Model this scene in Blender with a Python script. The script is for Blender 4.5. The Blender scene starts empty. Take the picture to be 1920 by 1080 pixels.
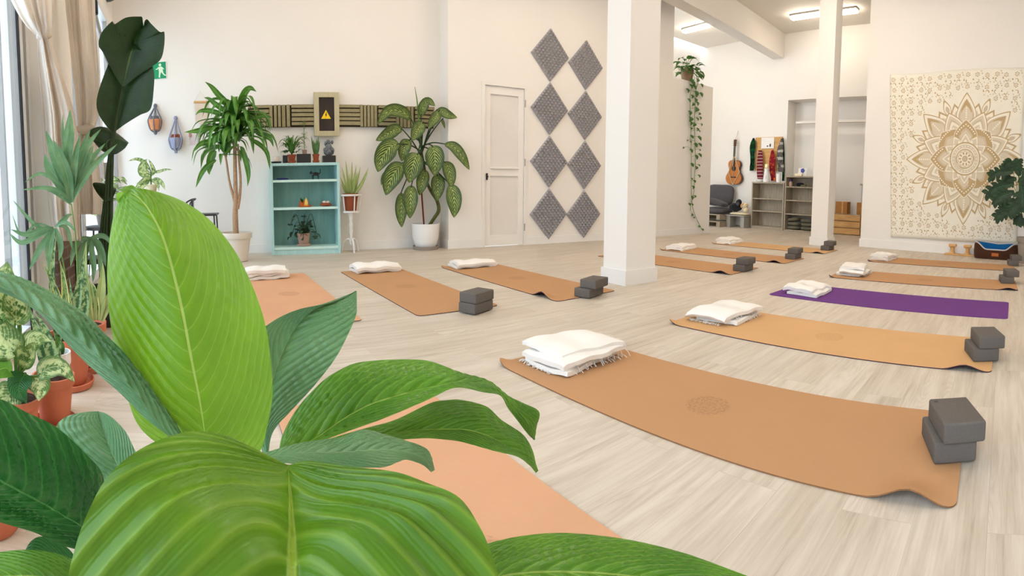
import bpy, math, random
import numpy as np
from mathutils import Matrix, Vector
R0 = random.Random(7)
PI = math.pi
scene = bpy.context.scene
COL = scene.collection

# ------------------------------------------------------------------ camera
F, PITCH, ROLL, CH, PS, YAW = 953.8, .0639, -.0055, .807, 412.15, math.radians(62.0)
cp, sp, cr, sr, cy, sy = math.cos(PITCH), math.sin(PITCH), math.cos(ROLL), math.sin(ROLL), math.cos(YAW), math.sin(YAW)
RZ = Matrix(((cy, -sy, 0), (sy, cy, 0), (0, 0, 1)))
RP = Matrix(((1, 0, 0), (0, cp, -sp), (0, sp, cp)))
RR = Matrix(((cr, 0, -sr), (0, 1, 0), (sr, 0, cr)))
W2C = RR @ RP @ RZ.transposed()
C2W = W2C.transposed()
cd = bpy.data.cameras.new('camera')
cd.type = 'PANO'
cd.panorama_type = 'CENTRAL_CYLINDRICAL'      # the photograph is a hand-swept phone panorama
cd.central_cylindrical_range_u_min = -960 / F
cd.central_cylindrical_range_u_max = 960 / F
cd.central_cylindrical_range_v_min = -(1080 - PS) / F
cd.central_cylindrical_range_v_max = PS / F
cd.central_cylindrical_radius = 1
cd.clip_start = .02
cam = bpy.data.objects.new('camera', cd)
COL.objects.link(cam)
cam.matrix_world = Matrix.Translation((0, 0, CH)) @ (C2W @ Matrix(((1, 0, 0), (0, 0, -1), (0, 1, 0)))).to_4x4()
scene.camera = cam

def ray(px, py):
    a = (px - 960) / F
    return C2W @ Vector((math.sin(a), math.cos(a), (PS - py) / F))
O = Vector((0, 0, CH))
def onX(px, py, X): d = ray(px, py); return O + d * (X / d.x)
def onY(px, py, Y): d = ray(px, py); return O + d * (Y / d.y)
def onZ(px, py, Z=0.): d = ray(px, py); return O + d * ((Z - CH) / d.z)
def UP(px, py, dist): d = ray(px, py); return O + d * (dist / math.hypot(d.x, d.y))
def V(*a): return Vector(a)

# ------------------------------------------------------------------ materials
def lin(c):
    c = c / 255.
    return c / 12.92 if c <= .04045 else ((c + .055) / 1.055) ** 2.4
def rgb(r, g, b): return (lin(r), lin(g), lin(b), 1)

class NT:
    def __init__(s, name):
        s.m = bpy.data.materials.new(name); s.m.use_nodes = True
        s.t = s.m.node_tree; s.t.nodes.clear()
        s.out = s.t.nodes.new('ShaderNodeOutputMaterial')
    def n(s, typ, ins=None, **kw):
        nd = s.t.nodes.new('ShaderNode' + typ)
        for k, v in kw.items(): setattr(nd, k, v)
        for k, v in (ins or {}).items():
            if isinstance(v, bpy.types.NodeSocket): s.t.links.new(v, nd.inputs[k])
            else: nd.inputs[k].default_value = v
        return nd
    def math(s, op, a, b=0., c=0.):
        return s.n('Math', {0: a, 1: b, 2: c}, operation=op).outputs[0]
    def mix(s, f, a, b, blend='MIX'):
        nd = s.n('Mix', {0: f, 6: a, 7: b}, data_type='RGBA', blend_type=blend)
        return nd.outputs[2]
    def ramp(s, f, stops, interp='LINEAR'):
        nd = s.n('ValToRGB', {0: f}); cr_ = nd.color_ramp; cr_.interpolation = interp
        while len(cr_.elements) < len(stops): cr_.elements.new(.5)
        for e, (p, c) in zip(cr_.elements, stops): e.position = p; e.color = c if len(c) == 4 else (*c, 1)
        return nd.outputs[0]
    def step(s, x, a, b):
        nd = s.n('MapRange', {0: x, 1: a, 2: b, 3: 0., 4: 1.}, interpolation_type='SMOOTHSTEP'); return nd.outputs[0]
    def coord(s, kind='Object', scale=(1, 1, 1), rot=(0, 0, 0)):
        c = s.n('TexCoord').outputs[kind]
        return s.n('Mapping', {0: c, 2: rot, 3: scale}).outputs[0]
    def noise(s, vec, scale, detail=3, rough=.5):
        return s.n('TexNoise', {'Vector': vec, 'Scale': scale, 'Detail': detail, 'Roughness': rough}).outputs[0]
    def bump(s, h, strength=.3, dist=.01):
        return s.n('Bump', {'Height': h, 'Strength': strength, 'Distance': dist}).outputs[0]
    def bsdf(s, col, rough=.6, spec=.3, metal=0., normal=None, **kw):
        ins = {'Base Color': col, 'Roughness': rough, 'Specular IOR Level': spec, 'Metallic': metal}
        if normal is not None: ins['Normal'] = normal
        ins.update(kw)
        return s.n('BsdfPrincipled', ins).outputs[0]
    def end(s, sh): s.t.links.new(sh, s.out.inputs[0]); return s.m

def simple(name, col, rough=.6, spec=.3, var=.12, scale=12., bump=.15, metal=0.):
    n = NT(name); co = n.coord()
    f = n.noise(co, scale, 4)
    dk = tuple(c * (1 - var) for c in col[:3]) + (1,); lt = tuple(min(1, c * (1 + var * .6)) for c in col[:3]) + (1,)
    c = n.ramp(f, [(.3, dk), (.7, lt)])
    return n.end(n.bsdf(c, rough, spec, metal, n.bump(n.noise(co, scale * 6, 3), bump, .004)))

def emit(name, col, strength):
    n = NT(name); return n.end(n.n('Emission', {0: col, 1: strength}).outputs[0])

def wood(name, c1, c2, rough=.55, scale=(2, 30, 30), spec=.3):
    n = NT(name); co = n.coord('Object', scale)
    f = n.noise(co, 1.5, 5, .6)
    c = n.ramp(f, [(.3, c1), (.7, c2)])
    return n.end(n.bsdf(c, rough, spec, 0, n.bump(f, .2, .003)))

def fabric(name, col, scale=260., var=.1, rough=.95):
    n = NT(name); co = n.coord()
    f = n.noise(co, 9, 3)
    w = n.n('TexWave', {'Vector': co, 'Scale': scale * .5, 'Distortion': 1.}).outputs[1]
    dk = tuple(c * (1 - var) for c in col[:3]) + (1,)
    c = n.ramp(f, [(.3, dk), (.7, col)])
    nz = n.noise(co, scale, 2)
    return n.end(n.bsdf(c, rough, .1, 0, n.bump(n.math('ADD', nz, n.math('MULTIPLY', w, .4)), .35, .004), **{'Sheen Weight': .15}))

def wall_mat(name, col):
    n = NT(name); co = n.coord()
    f = n.noise(co, 1.3, 3)
    c = n.ramp(f, [(.3, tuple(x * .975 for x in col[:3]) + (1,)), (.7, col)])
    return n.end(n.bsdf(c, .7, .25, 0, n.bump(n.noise(co, 45, 4), .06, .01)))

def floor_mat():
    n = NT('pale washed oak planks')
    co = n.coord('Object', (1, 1, 1), (0, 0, math.radians(-96.5)))      # x along the boards
    br = n.n('TexBrick', {'Vector': co, 'Color1': (0, 0, 0, 1), 'Color2': (1, 1, 1, 1), 'Mortar': (.5, .5, .5, 1), 'Scale': 1.,
                          'Mortar Size': .0011, 'Mortar Smooth': .3, 'Bias': 0., 'Brick Width': 1.22, 'Row Height': .185}, offset=.37, offset_frequency=2)
    rnd = n.n('SeparateColor', {0: br.outputs[0]}).outputs[0]
    off = n.n('CombineXYZ', {0: n.math('MULTIPLY', rnd, 37.), 1: n.math('MULTIPLY', rnd, 11.)}).outputs[0]
    pv = n.n('VectorMath', {0: co, 1: off}, operation='ADD').outputs[0]
    g1 = n.noise(n.n('Mapping', {0: pv, 3: (1.1, 13, 1)}).outputs[0], 1.6, 6, .62)
    g2 = n.noise(n.n('Mapping', {0: pv, 3: (2.5, 70, 1)}).outputs[0], 1.4, 4, .6)
    g3 = n.noise(n.n('Mapping', {0: pv, 3: (.45, 2.2, 1)}).outputs[0], 1.3, 3, .5)
    wv = n.n('TexNoise', {'Vector': n.n('Mapping', {0: pv, 3: (.5, 4.5, 1)}).outputs[0], 'Scale': 1.5, 'Detail': 1., 'Distortion': 1.6}).outputs[0]
    ringm = n.math('MULTIPLY', n.math('PINGPONG', n.math('MULTIPLY', wv, 16.), .5), n.step(g3, .46, .68))
    g = n.math('ADD', n.math('MULTIPLY', g1, .52), n.math('ADD', n.math('MULTIPLY', g2, .2), n.math('MULTIPLY', g3, .28)))
    g = n.math('SUBTRACT', g, n.math('MULTIPLY', ringm, .16))
    c = n.ramp(g, [(.30, rgb(146, 129, 110)), (.42, rgb(190, 176, 158)), (.54, rgb(209, 197, 181)), (.72, rgb(222, 212, 198))])
    c = n.mix(n.math('MULTIPLY', rnd, .30), c, rgb(182, 166, 147))
    c = n.mix(n.math('MULTIPLY', br.outputs[1], .2), c, rgb(130, 116, 102))
    h = n.math('SUBTRACT', n.math('MULTIPLY', g2, .4), br.outputs[1])
    return n.end(n.bsdf(c, n.math('ADD', .36, n.math('MULTIPLY', g1, .2)), .38, 0, n.bump(h, .12, .003)))

def leaf_mat(name, base, dark, vein, freq=12., slope=.35, vein_w=.1, mid_w=.03, transl=.35, rough=.38, kind='plain', back=None, vein_mix=.5, bumpd=.003, light=None):
    n = NT(name)
    uv = n.n('TexCoord').outputs['UV']; s = n.n('SeparateXYZ', {0: uv})
    u, v = s.outputs[0], s.outputs[1]
    a = n.math('ABSOLUTE', n.math('MULTIPLY_ADD', v, 2., -1.))
    ob = n.coord('Object')
    t = n.math('SUBTRACT', n.math('MULTIPLY', u, freq), n.math('MULTIPLY', n.math('POWER', a, 1.3), freq * slope))
    t = n.math('ADD', t, n.math('MULTIPLY', n.noise(ob, 8, 2), .5))
    pp = n.math('PINGPONG', t, .5)                                # 0 on a vein, .5 between two
    line = n.math('SUBTRACT', 1., n.step(pp, 0., vein_w))
    fine = n.math('PINGPONG', n.math('MULTIPLY', t, 6.), .5)
    mid = n.math('SUBTRACT', 1., n.step(a, mid_w * .5, mid_w))
    nz = n.noise(ob, 14, 3)
    c = n.mix(n.step(nz, .3, .7), dark, base)
    c = n.mix(n.math('MULTIPLY', n.step(pp, .1, .5), .35), c, dark)
    if kind == 'variegated':        # cream and lime streaks along the veins, green rim
        blot = n.noise(ob, 42, 4, .6)
        ctr = n.math('SUBTRACT', 1., n.step(a, .55, .95))
        m = n.math('MULTIPLY', n.step(n.math('ADD', blot, n.math('MULTIPLY', line, .10)), .44, .56), ctr)
        c = n.mix(m, c, light or vein)
    elif kind == 'streak':          # yellowish herringbone veins on dark green
        ctr = n.math('SUBTRACT', 1., n.step(a, .5, .9))
        blot = n.step(n.noise(ob, 30, 2), .35, .6)
        c = n.mix(n.math('MULTIPLY', n.math('MULTIPLY', line, ctr), n.math('MULTIPLY_ADD', blot, .6, .4)), c, light or vein)
    elif kind == 'banded':          # snake plant cross bands
        w = n.n('TexNoise', {'Vector': n.n('CombineXYZ', {0: n.math('MULTIPLY', u, 16.), 1: n.math('MULTIPLY', v, 2.2)}).outputs[0], 'Scale': 1.3, 'Detail': 4.}).outputs[0]
        c = n.mix(n.step(w, .46, .56), base, dark)
        if light: c = n.mix(n.step(a, .68, .78), c, light)
        line = mid = 0.
    elif kind == 'grass':
        line = n.math('MULTIPLY', line, .3)
    if kind != 'banded':
        c = n.mix(n.math('MULTIPLY', line, vein_mix * (.4 if kind != 'plain' else 1.)), c, vein)
        c = n.mix(n.math('MULTIPLY', mid, .85), c, vein)
        h = n.math('SUBTRACT', n.math('MULTIPLY', n.step(pp, 0., .45), 1.), n.math('MULTIPLY', mid, .8))
        h = n.math('ADD', h, n.math('MULTIPLY', fine, .12))
        nrm = n.bump(h, .5, bumpd)
    else:
        nrm = n.bump(nz, .1, .002)
    geo = n.n('NewGeometry').outputs['Backfacing']
    cf = n.mix(geo, c, n.mix(.5, c, back)) if back else c
    b = n.bsdf(cf, rough, .45, 0, nrm)
    tr = n.n('BsdfTranslucent', {0: n.mix(.35, cf, vein), 'Normal': nrm}).outputs[0]
    return n.end(n.n('MixShader', {0: transl, 1: b, 2: tr}).outputs[0])

M = {}
M['floor'] = floor_mat()
M['wall'] = wall_mat('matt white plaster', rgb(238, 232, 224))
M['ceiling'] = wall_mat('ceiling white', rgb(236, 229, 219))
M['skirt'] = simple('white skirting paint', rgb(236, 232, 226), .4, .4, .03, 3, .03)
M['door'] = simple('white door paint', rgb(236, 230, 222), .35, .45, .03, 3, .03)
M['panel'] = simple('white door panel', rgb(226, 220, 212), .4, .45, .03, 3, .03)
M['frame'] = simple('white window frame', rgb(226, 226, 226), .35, .45, .03, 4, .03)
M['greyframe'] = simple('grey window profile', rgb(150, 144, 138), .35, .45, .06, 4, .03)
M['black'] = simple('black rubber', rgb(24, 24, 26), .5, .3, .1, 20)
M['blackmetal'] = simple('black painted metal', rgb(38, 38, 42), .4, .4, .1, 20)
M['chrome'] = simple('brushed metal', rgb(176, 172, 166), .3, .5, .05, 30, .05, 1.)
M['whitemetal'] = simple('white painted iron', rgb(232, 228, 222), .45, .4, .06, 20)
M['terra'] = simple('terracotta clay', rgb(202, 118, 88), .8, .2, .14, 9, .2)
M['terradk'] = simple('dark terracotta', rgb(150, 78, 52), .8, .2, .14, 9, .2)
M['soil'] = simple('dark potting soil', rgb(66, 48, 40), .95, .1, .5, 60, .9)
M['potwhite'] = simple('white glazed pot', rgb(240, 238, 234), .35, .45, .03, 5, .03)
M['potcream'] = simple('cream plastic pot', rgb(224, 212, 198), .5, .35, .05, 5, .05)
M['potgrey'] = simple('grey clay pot', rgb(150, 138, 126), .7, .25, .1, 8, .1)
M['potpink'] = simple('pinkish clay pot', rgb(186, 150, 132), .7, .25, .12, 8, .1)
M['teal'] = wood('teal painted wood', rgb(166, 206, 206), rgb(184, 220, 218), .55, (30, 30, 2.5))
M['tealdk'] = wood('teal stained back board', rgb(112, 156, 151), rgb(136, 180, 174), .6, (30, 9, 1.2))
M['tealedge'] = wood('pale teal shelf edge', rgb(196, 228, 220), rgb(210, 238, 230), .5, (30, 2, 30))
M['greywood'] = wood('grey oak laminate', rgb(146, 132, 112), rgb(176, 162, 140), .55, (25, 25, 2.5))
M['pine'] = wood('pine wood', rgb(196, 146, 88), rgb(222, 176, 116), .5, (3, 30, 30))
M['board'] = wood('light brown plank board', rgb(196, 148, 86), rgb(214, 168, 106), .55, (3, 20, 20))
M['cardboard'] = simple('brown cardboard', rgb(172, 120, 70), .85, .15, .08, 14, .1)
M['paper'] = simple('white paper', rgb(238, 234, 228), .8, .2, .03, 8, .02)
M['block'] = simple('charcoal foam', rgb(106, 99, 93), .9, .15, .09, 160, .35)
M['towel'] = fabric('white woven cotton', rgb(244, 238, 230), 340., .04)
M['fringe'] = fabric('white cotton fringe', rgb(240, 234, 226), 300., .06)
def linen(name, col):
    n = NT(name); co = n.coord(); nz = n.noise(co, 400, 2); c = n.ramp(n.noise(co, 6, 3), [(.3, tuple(x * .94 for x in col[:3])), (.7, col)])
    nr = n.bump(nz, .25, .002)
    return n.end(n.n('MixShader', {0: .55, 1: n.bsdf(c, .95, .1, 0, nr), 2: n.n('BsdfTranslucent', {0: c}).outputs[0]}).outputs[0])
M['curtain'] = linen('beige linen', rgb(246, 238, 228))
M['foam'] = simple('grey acoustic foam', rgb(164, 160, 160), .9, .15, .06, 60, .1)
M['tan'] = simple('olive tan felt', rgb(158, 146, 112), .9, .1, .12, 30, .3)
M['tandk'] = simple('dark brown felt gap', rgb(72, 62, 48), .9, .1, .15, 30, .3)
M['frameolive'] = wood('sage painted frame', rgb(182, 172, 138), rgb(198, 188, 154), .6, (20, 20, 3))
M['chalk'] = simple('dark chalkboard', rgb(62, 54, 50), .8, .2, .2, 10, .05)
M['yellow'] = simple('warning yellow', rgb(246, 206, 22), .5, .4, .03, 5, .02)
M['signgreen'] = simple('exit sign green', rgb(16, 146, 96), .5, .4, .03, 5, .02)
M['signfig'] = simple('exit sign pale figure', rgb(222, 240, 208), .5, .4, .03, 5, .02)
M['macgrey'] = fabric('grey macrame cord', rgb(120, 120, 128), 300.)
M['macblue'] = fabric('blue grey cotton', rgb(158, 160, 182), 300.)
M['macorange'] = simple('orange painted pot', rgb(214, 140, 96), .7, .3, .1, 20)
M['maccream'] = fabric('cream macrame', rgb(226, 206, 186), 300.)
M['pink'] = simple('dusty pink', rgb(196, 130, 130), .8, .2, .08, 20)
M['trunk'] = simple('pale brown bark', rgb(176, 142, 112), .85, .2, .2, 40, .5)
M['stemgreen'] = simple('green stem', rgb(92, 128, 52), .55, .35, .15, 25, .1)
M['stemdark'] = simple('dark green stem', rgb(40, 58, 30), .5, .35, .15, 25, .1)
M['stake'] = simple('reddish wooden stake', rgb(112, 44, 30), .7, .3, .15, 30, .2)
M['snaketrunk'] = simple('mottled trunk', rgb(96, 96, 50), .7, .25, .5, 40, .3)
M['orange'] = simple('orange clay', rgb(206, 104, 48), .7, .3, .1, 14)
M['gold'] = simple('golden yellow', rgb(238, 190, 92), .55, .4, .06, 14)
M['blackcer'] = simple('black ceramic', rgb(30, 28, 30), .3, .5, .1, 20)
M['statue'] = simple('silver black resin', rgb(108, 112, 118), .4, .5, .75, 42, .3)
M['bluecloth'] = fabric('navy blue cloth', rgb(52, 60, 116), 200.)
M['brownfab'] = fabric('dark brown canvas', rgb(74, 46, 32), 200.)
M['bluefab'] = fabric('blue quilted fabric', rgb(24, 104, 164), 200.)
M['piping'] = fabric('pale grey piping', rgb(206, 202, 196), 200.)
M['orangetag'] = simple('orange leather tag', rgb(192, 104, 40), .6, .3, .06, 20)
M['greyfab'] = fabric('charcoal canvas', rgb(88, 84, 86), 200.)
M['olivefab'] = fabric('olive grey cotton', rgb(108, 102, 82), 200.)
M['creamfab'] = fabric('cream plush', rgb(238, 222, 186), 90., .15)
M['blackfab'] = fabric('black plush', rgb(36, 36, 40), 90., .3)
M['guitar'] = wood('honey spruce top', rgb(178, 104, 40), rgb(202, 126, 54), .3, (60, 4, 6), .5)
M['guitarside'] = wood('dark rosewood side', rgb(70, 36, 18), rgb(96, 52, 26), .35, (6, 6, 6), .5)
M['neck'] = simple('dark fretboard', rgb(46, 34, 26), .5, .3, .15, 30)
M['strap'] = fabric('pale beige rope', rgb(206, 186, 156), 200.)
M['purple'] = None
M['stripegrey'] = None

def stripes(name, c1, c2, scale, c3=None, axis=2):
    n = NT(name); co = n.coord(); s = n.n('SeparateXYZ', {0: co}).outputs[axis]
    p = n.math('PINGPONG', n.math('ADD', n.math('MULTIPLY', s, scale), n.math('MULTIPLY', n.noise(co, 6, 2), .25)), .5)
    c = n.mix(n.step(p, .3, .36), c1, c2)
    if c3: c = n.mix(n.step(n.noise(co, 14, 3), .55, .62), c, c3)
    return n.end(n.bsdf(c, .95, .1, 0, n.bump(n.noise(co, 160, 2), .5, .004)))
M['scarfgreen'] = stripes('dark green knit', rgb(18, 48, 28), rgb(22, 72, 34), 6, rgb(12, 28, 18))
M['scarfred'] = stripes('burgundy striped knit', rgb(108, 32, 40), rgb(168, 130, 128), 14)
M['scarforange'] = stripes('crimson patterned knit', rgb(132, 30, 46), rgb(150, 44, 44), 5, rgb(216, 110, 50))
M['scarfgrey'] = stripes('grey striped knit', rgb(98, 92, 88), rgb(176, 170, 162), 6, rgb(74, 70, 66))

def mat_mat(name, top, seal):
    n = NT(name); co = n.coord()
    f = n.noise(co, 3, 4); g = n.noise(co, 90, 2)
    c = n.ramp(n.math('ADD', n.math('MULTIPLY', f, .75), n.math('MULTIPLY', g, .25)), [(.3, tuple(x * .93 for x in top[:3])), (.7, top)])
    if seal:
        q = n.n('VectorMath', {0: co, 1: (.915, .3015, 0)}, operation='SUBTRACT').outputs[0]
        s = n.n('SeparateXYZ', {0: q}); r = n.math('SQRT', n.math('ADD', n.math('POWER', s.outputs[0], 2.), n.math('POWER', s.outputs[1], 2.)))
        an = n.math('ARCTAN2', s.outputs[1], s.outputs[0])
        pet = n.math('SINE', n.math('MULTIPLY', an, 12.)); pet2 = n.math('SINE', n.math('MULTIPLY', an, 24.))
        rr = n.math('SINE', n.math('ADD', n.math('MULTIPLY', r, 290.), n.math('MULTIPLY', pet, 1.6)))
        k = n.step(n.math('ADD', rr, n.math('MULTIPLY', pet2, .6)), -.5, .4)
        k = n.math('MULTIPLY', k, n.step(n.noise(co, 60, 3), .3, .6))
        k = n.math('MULTIPLY', n.math('MULTIPLY_ADD', k, .75, .25), n.math('SUBTRACT', 1., n.step(r, .082, .088)))
        c = n.mix(n.math('MULTIPLY', k, seal), c, rgb(140, 100, 68))
    return n.end(n.bsdf(c, .85, .15, 0, n.bump(g, .15, .002)))
M['cork'] = mat_mat('tan cork', rgb(188, 143, 102), .42)
M['corklight'] = mat_mat('light tan cork', rgb(210, 166, 117), .2)
M['corkpink'] = mat_mat('pinkish tan cork', rgb(212, 162, 126), .35)
M['purple'] = mat_mat('purple rubber', rgb(108, 60, 128), 0)
M['under'] = simple('dark purple rubber underside', rgb(70, 44, 62), .8, .2, .1, 30)
M['underbrown'] = simple('brown rubber underside', rgb(140, 98, 66), .8, .2, .1, 30)

GL = dict
M['lily'] = leaf_mat('glossy mid green peace lily leaf', rgb(102, 160, 44), rgb(64, 124, 30), rgb(160, 196, 90), 16, .42, .12, .03, .3, .3, bumpd=.004, vein_mix=.35)
M['lilyfront'] = leaf_mat('broad glossy green peace lily leaf', rgb(102, 150, 26), rgb(70, 120, 18), rgb(160, 190, 70), 10, .55, .2, .035, .3, .35, bumpd=.005, vein_mix=.28)
M['lilybright'] = leaf_mat('lit-through lime green peace lily leaf', rgb(122, 176, 18), rgb(102, 158, 8), rgb(190, 214, 110), 15, .6, .07, .022, .5, .32, bumpd=.002, vein_mix=.3)  # brighter lime of light shining through is put into the leaf colour
M['lilyblue'] = leaf_mat('blue green peace lily leaf', rgb(116, 162, 112), rgb(86, 136, 88), rgb(146, 184, 134), 16, .4, .12, .02, .22, .3, bumpd=.004, vein_mix=.3)
M['lilydark'] = leaf_mat('deep green peace lily leaf', rgb(40, 112, 44), rgb(22, 82, 32), rgb(96, 158, 84), 13, .35, .12, .025, .2, .28, bumpd=.005, vein_mix=.3)
M['strel'] = leaf_mat('dark leathery leaf', rgb(34, 66, 28), rgb(24, 50, 20), rgb(84, 120, 56), 30, .25, .1, .03, .08, .4, bumpd=.0005, vein_mix=.08)
M['palm'] = leaf_mat('kentia palm leaf', rgb(124, 162, 116), rgb(86, 132, 86), rgb(150, 184, 136), 1, .1, .1, .08, .3, .4, 'grass')
M['drac'] = leaf_mat('dracaena leaf', rgb(86, 140, 46), rgb(52, 106, 30), rgb(136, 176, 84), 1, .1, .1, .14, .25, .35, 'grass')
M['dieff'] = leaf_mat('dark dieffenbachia leaf with pale herringbone veins', rgb(44, 80, 28), rgb(28, 58, 18), rgb(150, 172, 84), 9, .5, .34, .06, .15, .4, 'streak', light=rgb(196, 208, 112))
M['dieffpale'] = leaf_mat('cream blotched dieffenbachia leaf', rgb(88, 138, 60), rgb(62, 112, 46), rgb(200, 214, 150), 9, .5, .2, .05, .3, .4, 'variegated', light=rgb(214, 226, 160))
M['snake'] = leaf_mat('banded snake plant leaf', rgb(150, 176, 120), rgb(52, 94, 52), rgb(150, 176, 110), kind='banded', transl=.1)
M['snakeyellow'] = leaf_mat('yellow edged snake plant leaf', rgb(126, 160, 96), rgb(70, 112, 58), rgb(210, 214, 130), kind='banded', transl=.1, light=rgb(216, 212, 130))
M['aloe'] = leaf_mat('pale aloe leaf', rgb(176, 186, 116), rgb(146, 164, 92), rgb(190, 200, 136), 1, .1, .1, .1, .15, .5, 'grass')
M['pothos'] = leaf_mat('pothos leaf', rgb(58, 112, 36), rgb(36, 82, 24), rgb(130, 170, 78), 6, .4, .1, .05, .25, .4)
M['pothosdk'] = leaf_mat('dusky pothos leaf', rgb(60, 92, 66), rgb(40, 66, 46), rgb(110, 140, 100), 6, .4, .1, .05, .2, .45)
M['split'] = leaf_mat('dark lobed leaf', rgb(32, 66, 26), rgb(18, 42, 16), rgb(80, 116, 56), 7, .4, .1, .05, .15, .4)
M['fern'] = leaf_mat('fresh green grassy leaf', rgb(86, 140, 50), rgb(52, 104, 30), rgb(140, 180, 90), 1, .1, .1, .1, .25, .45, 'grass')

# ------------------------------------------------------------------ mesh builder
class MB:
    def __init__(s, o=(0, 0, 0)):
        s.v, s.f, s.uv, s.mi, s.o = [], [], {}, [], Vector(o)
    cx = None
    def add(s, vs, fs, mi=0, uvs=None):
        b = len(s.v)
        if s.cx is not None: vs = [(max(p[0], s.cx), p[1], p[2]) for p in vs]
        s.v += [tuple(Vector(p) - s.o) for p in vs]
        if uvs:
            for i, q in enumerate(uvs): s.uv[b + i] = q
        for f in fs: s.f.append(tuple(b + i for i in f)); s.mi.append(mi)
        return s
    def box(s, c, size, rz=0, mi=0, bev=0., tilt=None):
        x, y, z = [k / 2 for k in size]
        if bev <= 0:
            loc = [(a, b, d) for d in (-z, z) for a, b in ((-x, -y), (x, -y), (x, y), (-x, y))]
            fs = [(3, 2, 1, 0), (4, 5, 6, 7), (0, 1, 5, 4), (1, 2, 6, 5), (2, 3, 7, 6), (3, 0, 4, 7)]
        else:
            r = min(bev, x, y, z); n = 4; loc = []; rings = []
            prof = [(z, -r, 0), (z - r + r * math.cos(PI / 4), None, PI / 4), (z - r, None, 0)]
            levels = []
            for k in range(n):
                a = PI / 2 * k / (n - 1); levels.append((-z + r - r * math.cos(a), r * (1 - math.sin(a))))
            levels += [(-zz, ins) for zz, ins in reversed(levels)]
            m = 4
            for zz, ins in levels:
                ring = []
                for q, (sx, sy_) in enumerate(((1, 1), (-1, 1), (-1, -1), (1, -1))):
                    for k in range(m):
                        a = PI / 2 * (q + k / (m - 1)); rad = max(r - ins, .0004)
                        ring.append(len(loc)); loc.append((sx * (x - r) + rad * math.cos(a), sy_ * (y - r) + rad * math.sin(a), zz))
                rings.append(ring)
            fs = []
            for a, b in zip(rings, rings[1:]):
                for i in range(len(a)): j = (i + 1) % len(a); fs.append((a[i], a[j], b[j], b[i]))
            fs.append(tuple(reversed(rings[0]))); fs.append(tuple(rings[-1]))
        Mx = Matrix.Rotation(rz, 3, 'Z')
        if tilt is not None: Mx = Mx @ tilt
        c = Vector(c)
        return s.add([c + Mx @ Vector(p) for p in loc], fs, mi)
    def prism(s, pts, d, mi=0):
        n = len(pts); d = Vector(d); a = [Vector(p) for p in pts]
        return s.add(a + [p + d for p in a], [tuple(reversed(range(n))), tuple(range(n, 2 * n))] + [(i, (i + 1) % n, n + (i + 1) % n, n + i) for i in range(n)], mi)
    def lathe(s, prof, c, seg=28, mi=0, sx=1, sy_=1, rot=None):
        vs, fs = [], []; c = Vector(c)
        for r, z in prof:
            for k in range(seg):
                a = 2 * PI * k / seg; p = Vector((r * sx * math.cos(a), r * sy_ * math.sin(a), z)); vs.append(c + (rot @ p if rot else p))
        for i in range(len(prof) - 1):
            for k in range(seg):
                j = (k + 1) % seg; fs.append((i * seg + k, i * seg + j, (i + 1) * seg + j, (i + 1) * seg + k))
        if prof[0][0] > 1e-6: fs.append(tuple(reversed(range(seg))))
        if prof[-1][0] > 1e-6: fs.append(tuple(range((len(prof) - 1) * seg, len(prof) * seg)))
        return s.add(vs, fs, mi)
    def tube(s, pts, rad, seg=8, mi=0, smooth=0):
        pts = [Vector(p) for p in pts]
        if smooth: pts = spline(pts, smooth)
        n = len(pts); rs = rad if isinstance(rad, (list, tuple)) else [rad, rad]
        vs, fs = [], []; prev = None
        for i, p in enumerate(pts):
            t = (pts[min(i + 1, n - 1)] - pts[max(i - 1, 0)]).normalized()
            if prev is None:
                a = V(0, 0, 1) if abs(t.z) < .9 else V(1, 0, 0); prev = t.cross(a).normalized()
            sdir = (prev - t * prev.dot(t)).normalized(); prev = sdir; w = t.cross(sdir)
            x = i / max(1, n - 1) * (len(rs) - 1); k = min(int(x), len(rs) - 2); r = rs[k] + (rs[k + 1] - rs[k]) * (x - k)
            for q in range(seg): a = 2 * PI * q / seg; vs.append(p + (sdir * math.cos(a) + w * math.sin(a)) * r)
        for i in range(n - 1):
            for q in range(seg): j = (q + 1) % seg; fs.append((i * seg + q, i * seg + j, (i + 1) * seg + j, (i + 1) * seg + q))
        fs.append(tuple(reversed(range(seg)))); fs.append(tuple(range((n - 1) * seg, n * seg)))
        return s.add(vs, fs, mi)
    def blob(s, c, size, noise=.0, seg=20, rings=12, p=2., rz=0, seed=0, mi=0, tilt=None):
        rd = random.Random(seed); ph = [rd.uniform(0, 6) for _ in range(6)]
        Mx = Matrix.Rotation(rz, 3, 'Z')
        if tilt is not None: Mx = Mx @ tilt
        def sg(x): return math.copysign(abs(x) ** (2 / p), x)
        vs, fs = [], []; c = Vector(c)
        for i in range(rings + 1):
            th = -PI / 2 + PI * i / rings
            for k in range(seg):
                a = 2 * PI * k / seg
                q = 1 + noise * (math.sin(3 * a + ph[0] + 2 * th) + math.sin(5 * a + ph[1] - 3 * th + ph[2]) * .6)
                vs.append(c + Mx @ Vector((size[0] / 2 * sg(math.cos(th)) * sg(math.cos(a)) * q, size[1] / 2 * sg(math.cos(th)) * sg(math.sin(a)) * q, size[2] / 2 * sg(math.sin(th)) * q)))
        for i in range(rings):
            for k in range(seg): j = (k + 1) % seg; fs.append((i * seg + k, i * seg + j, (i + 1) * seg + j, (i + 1) * seg + k))
        return s.add(vs, fs, mi)
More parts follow.
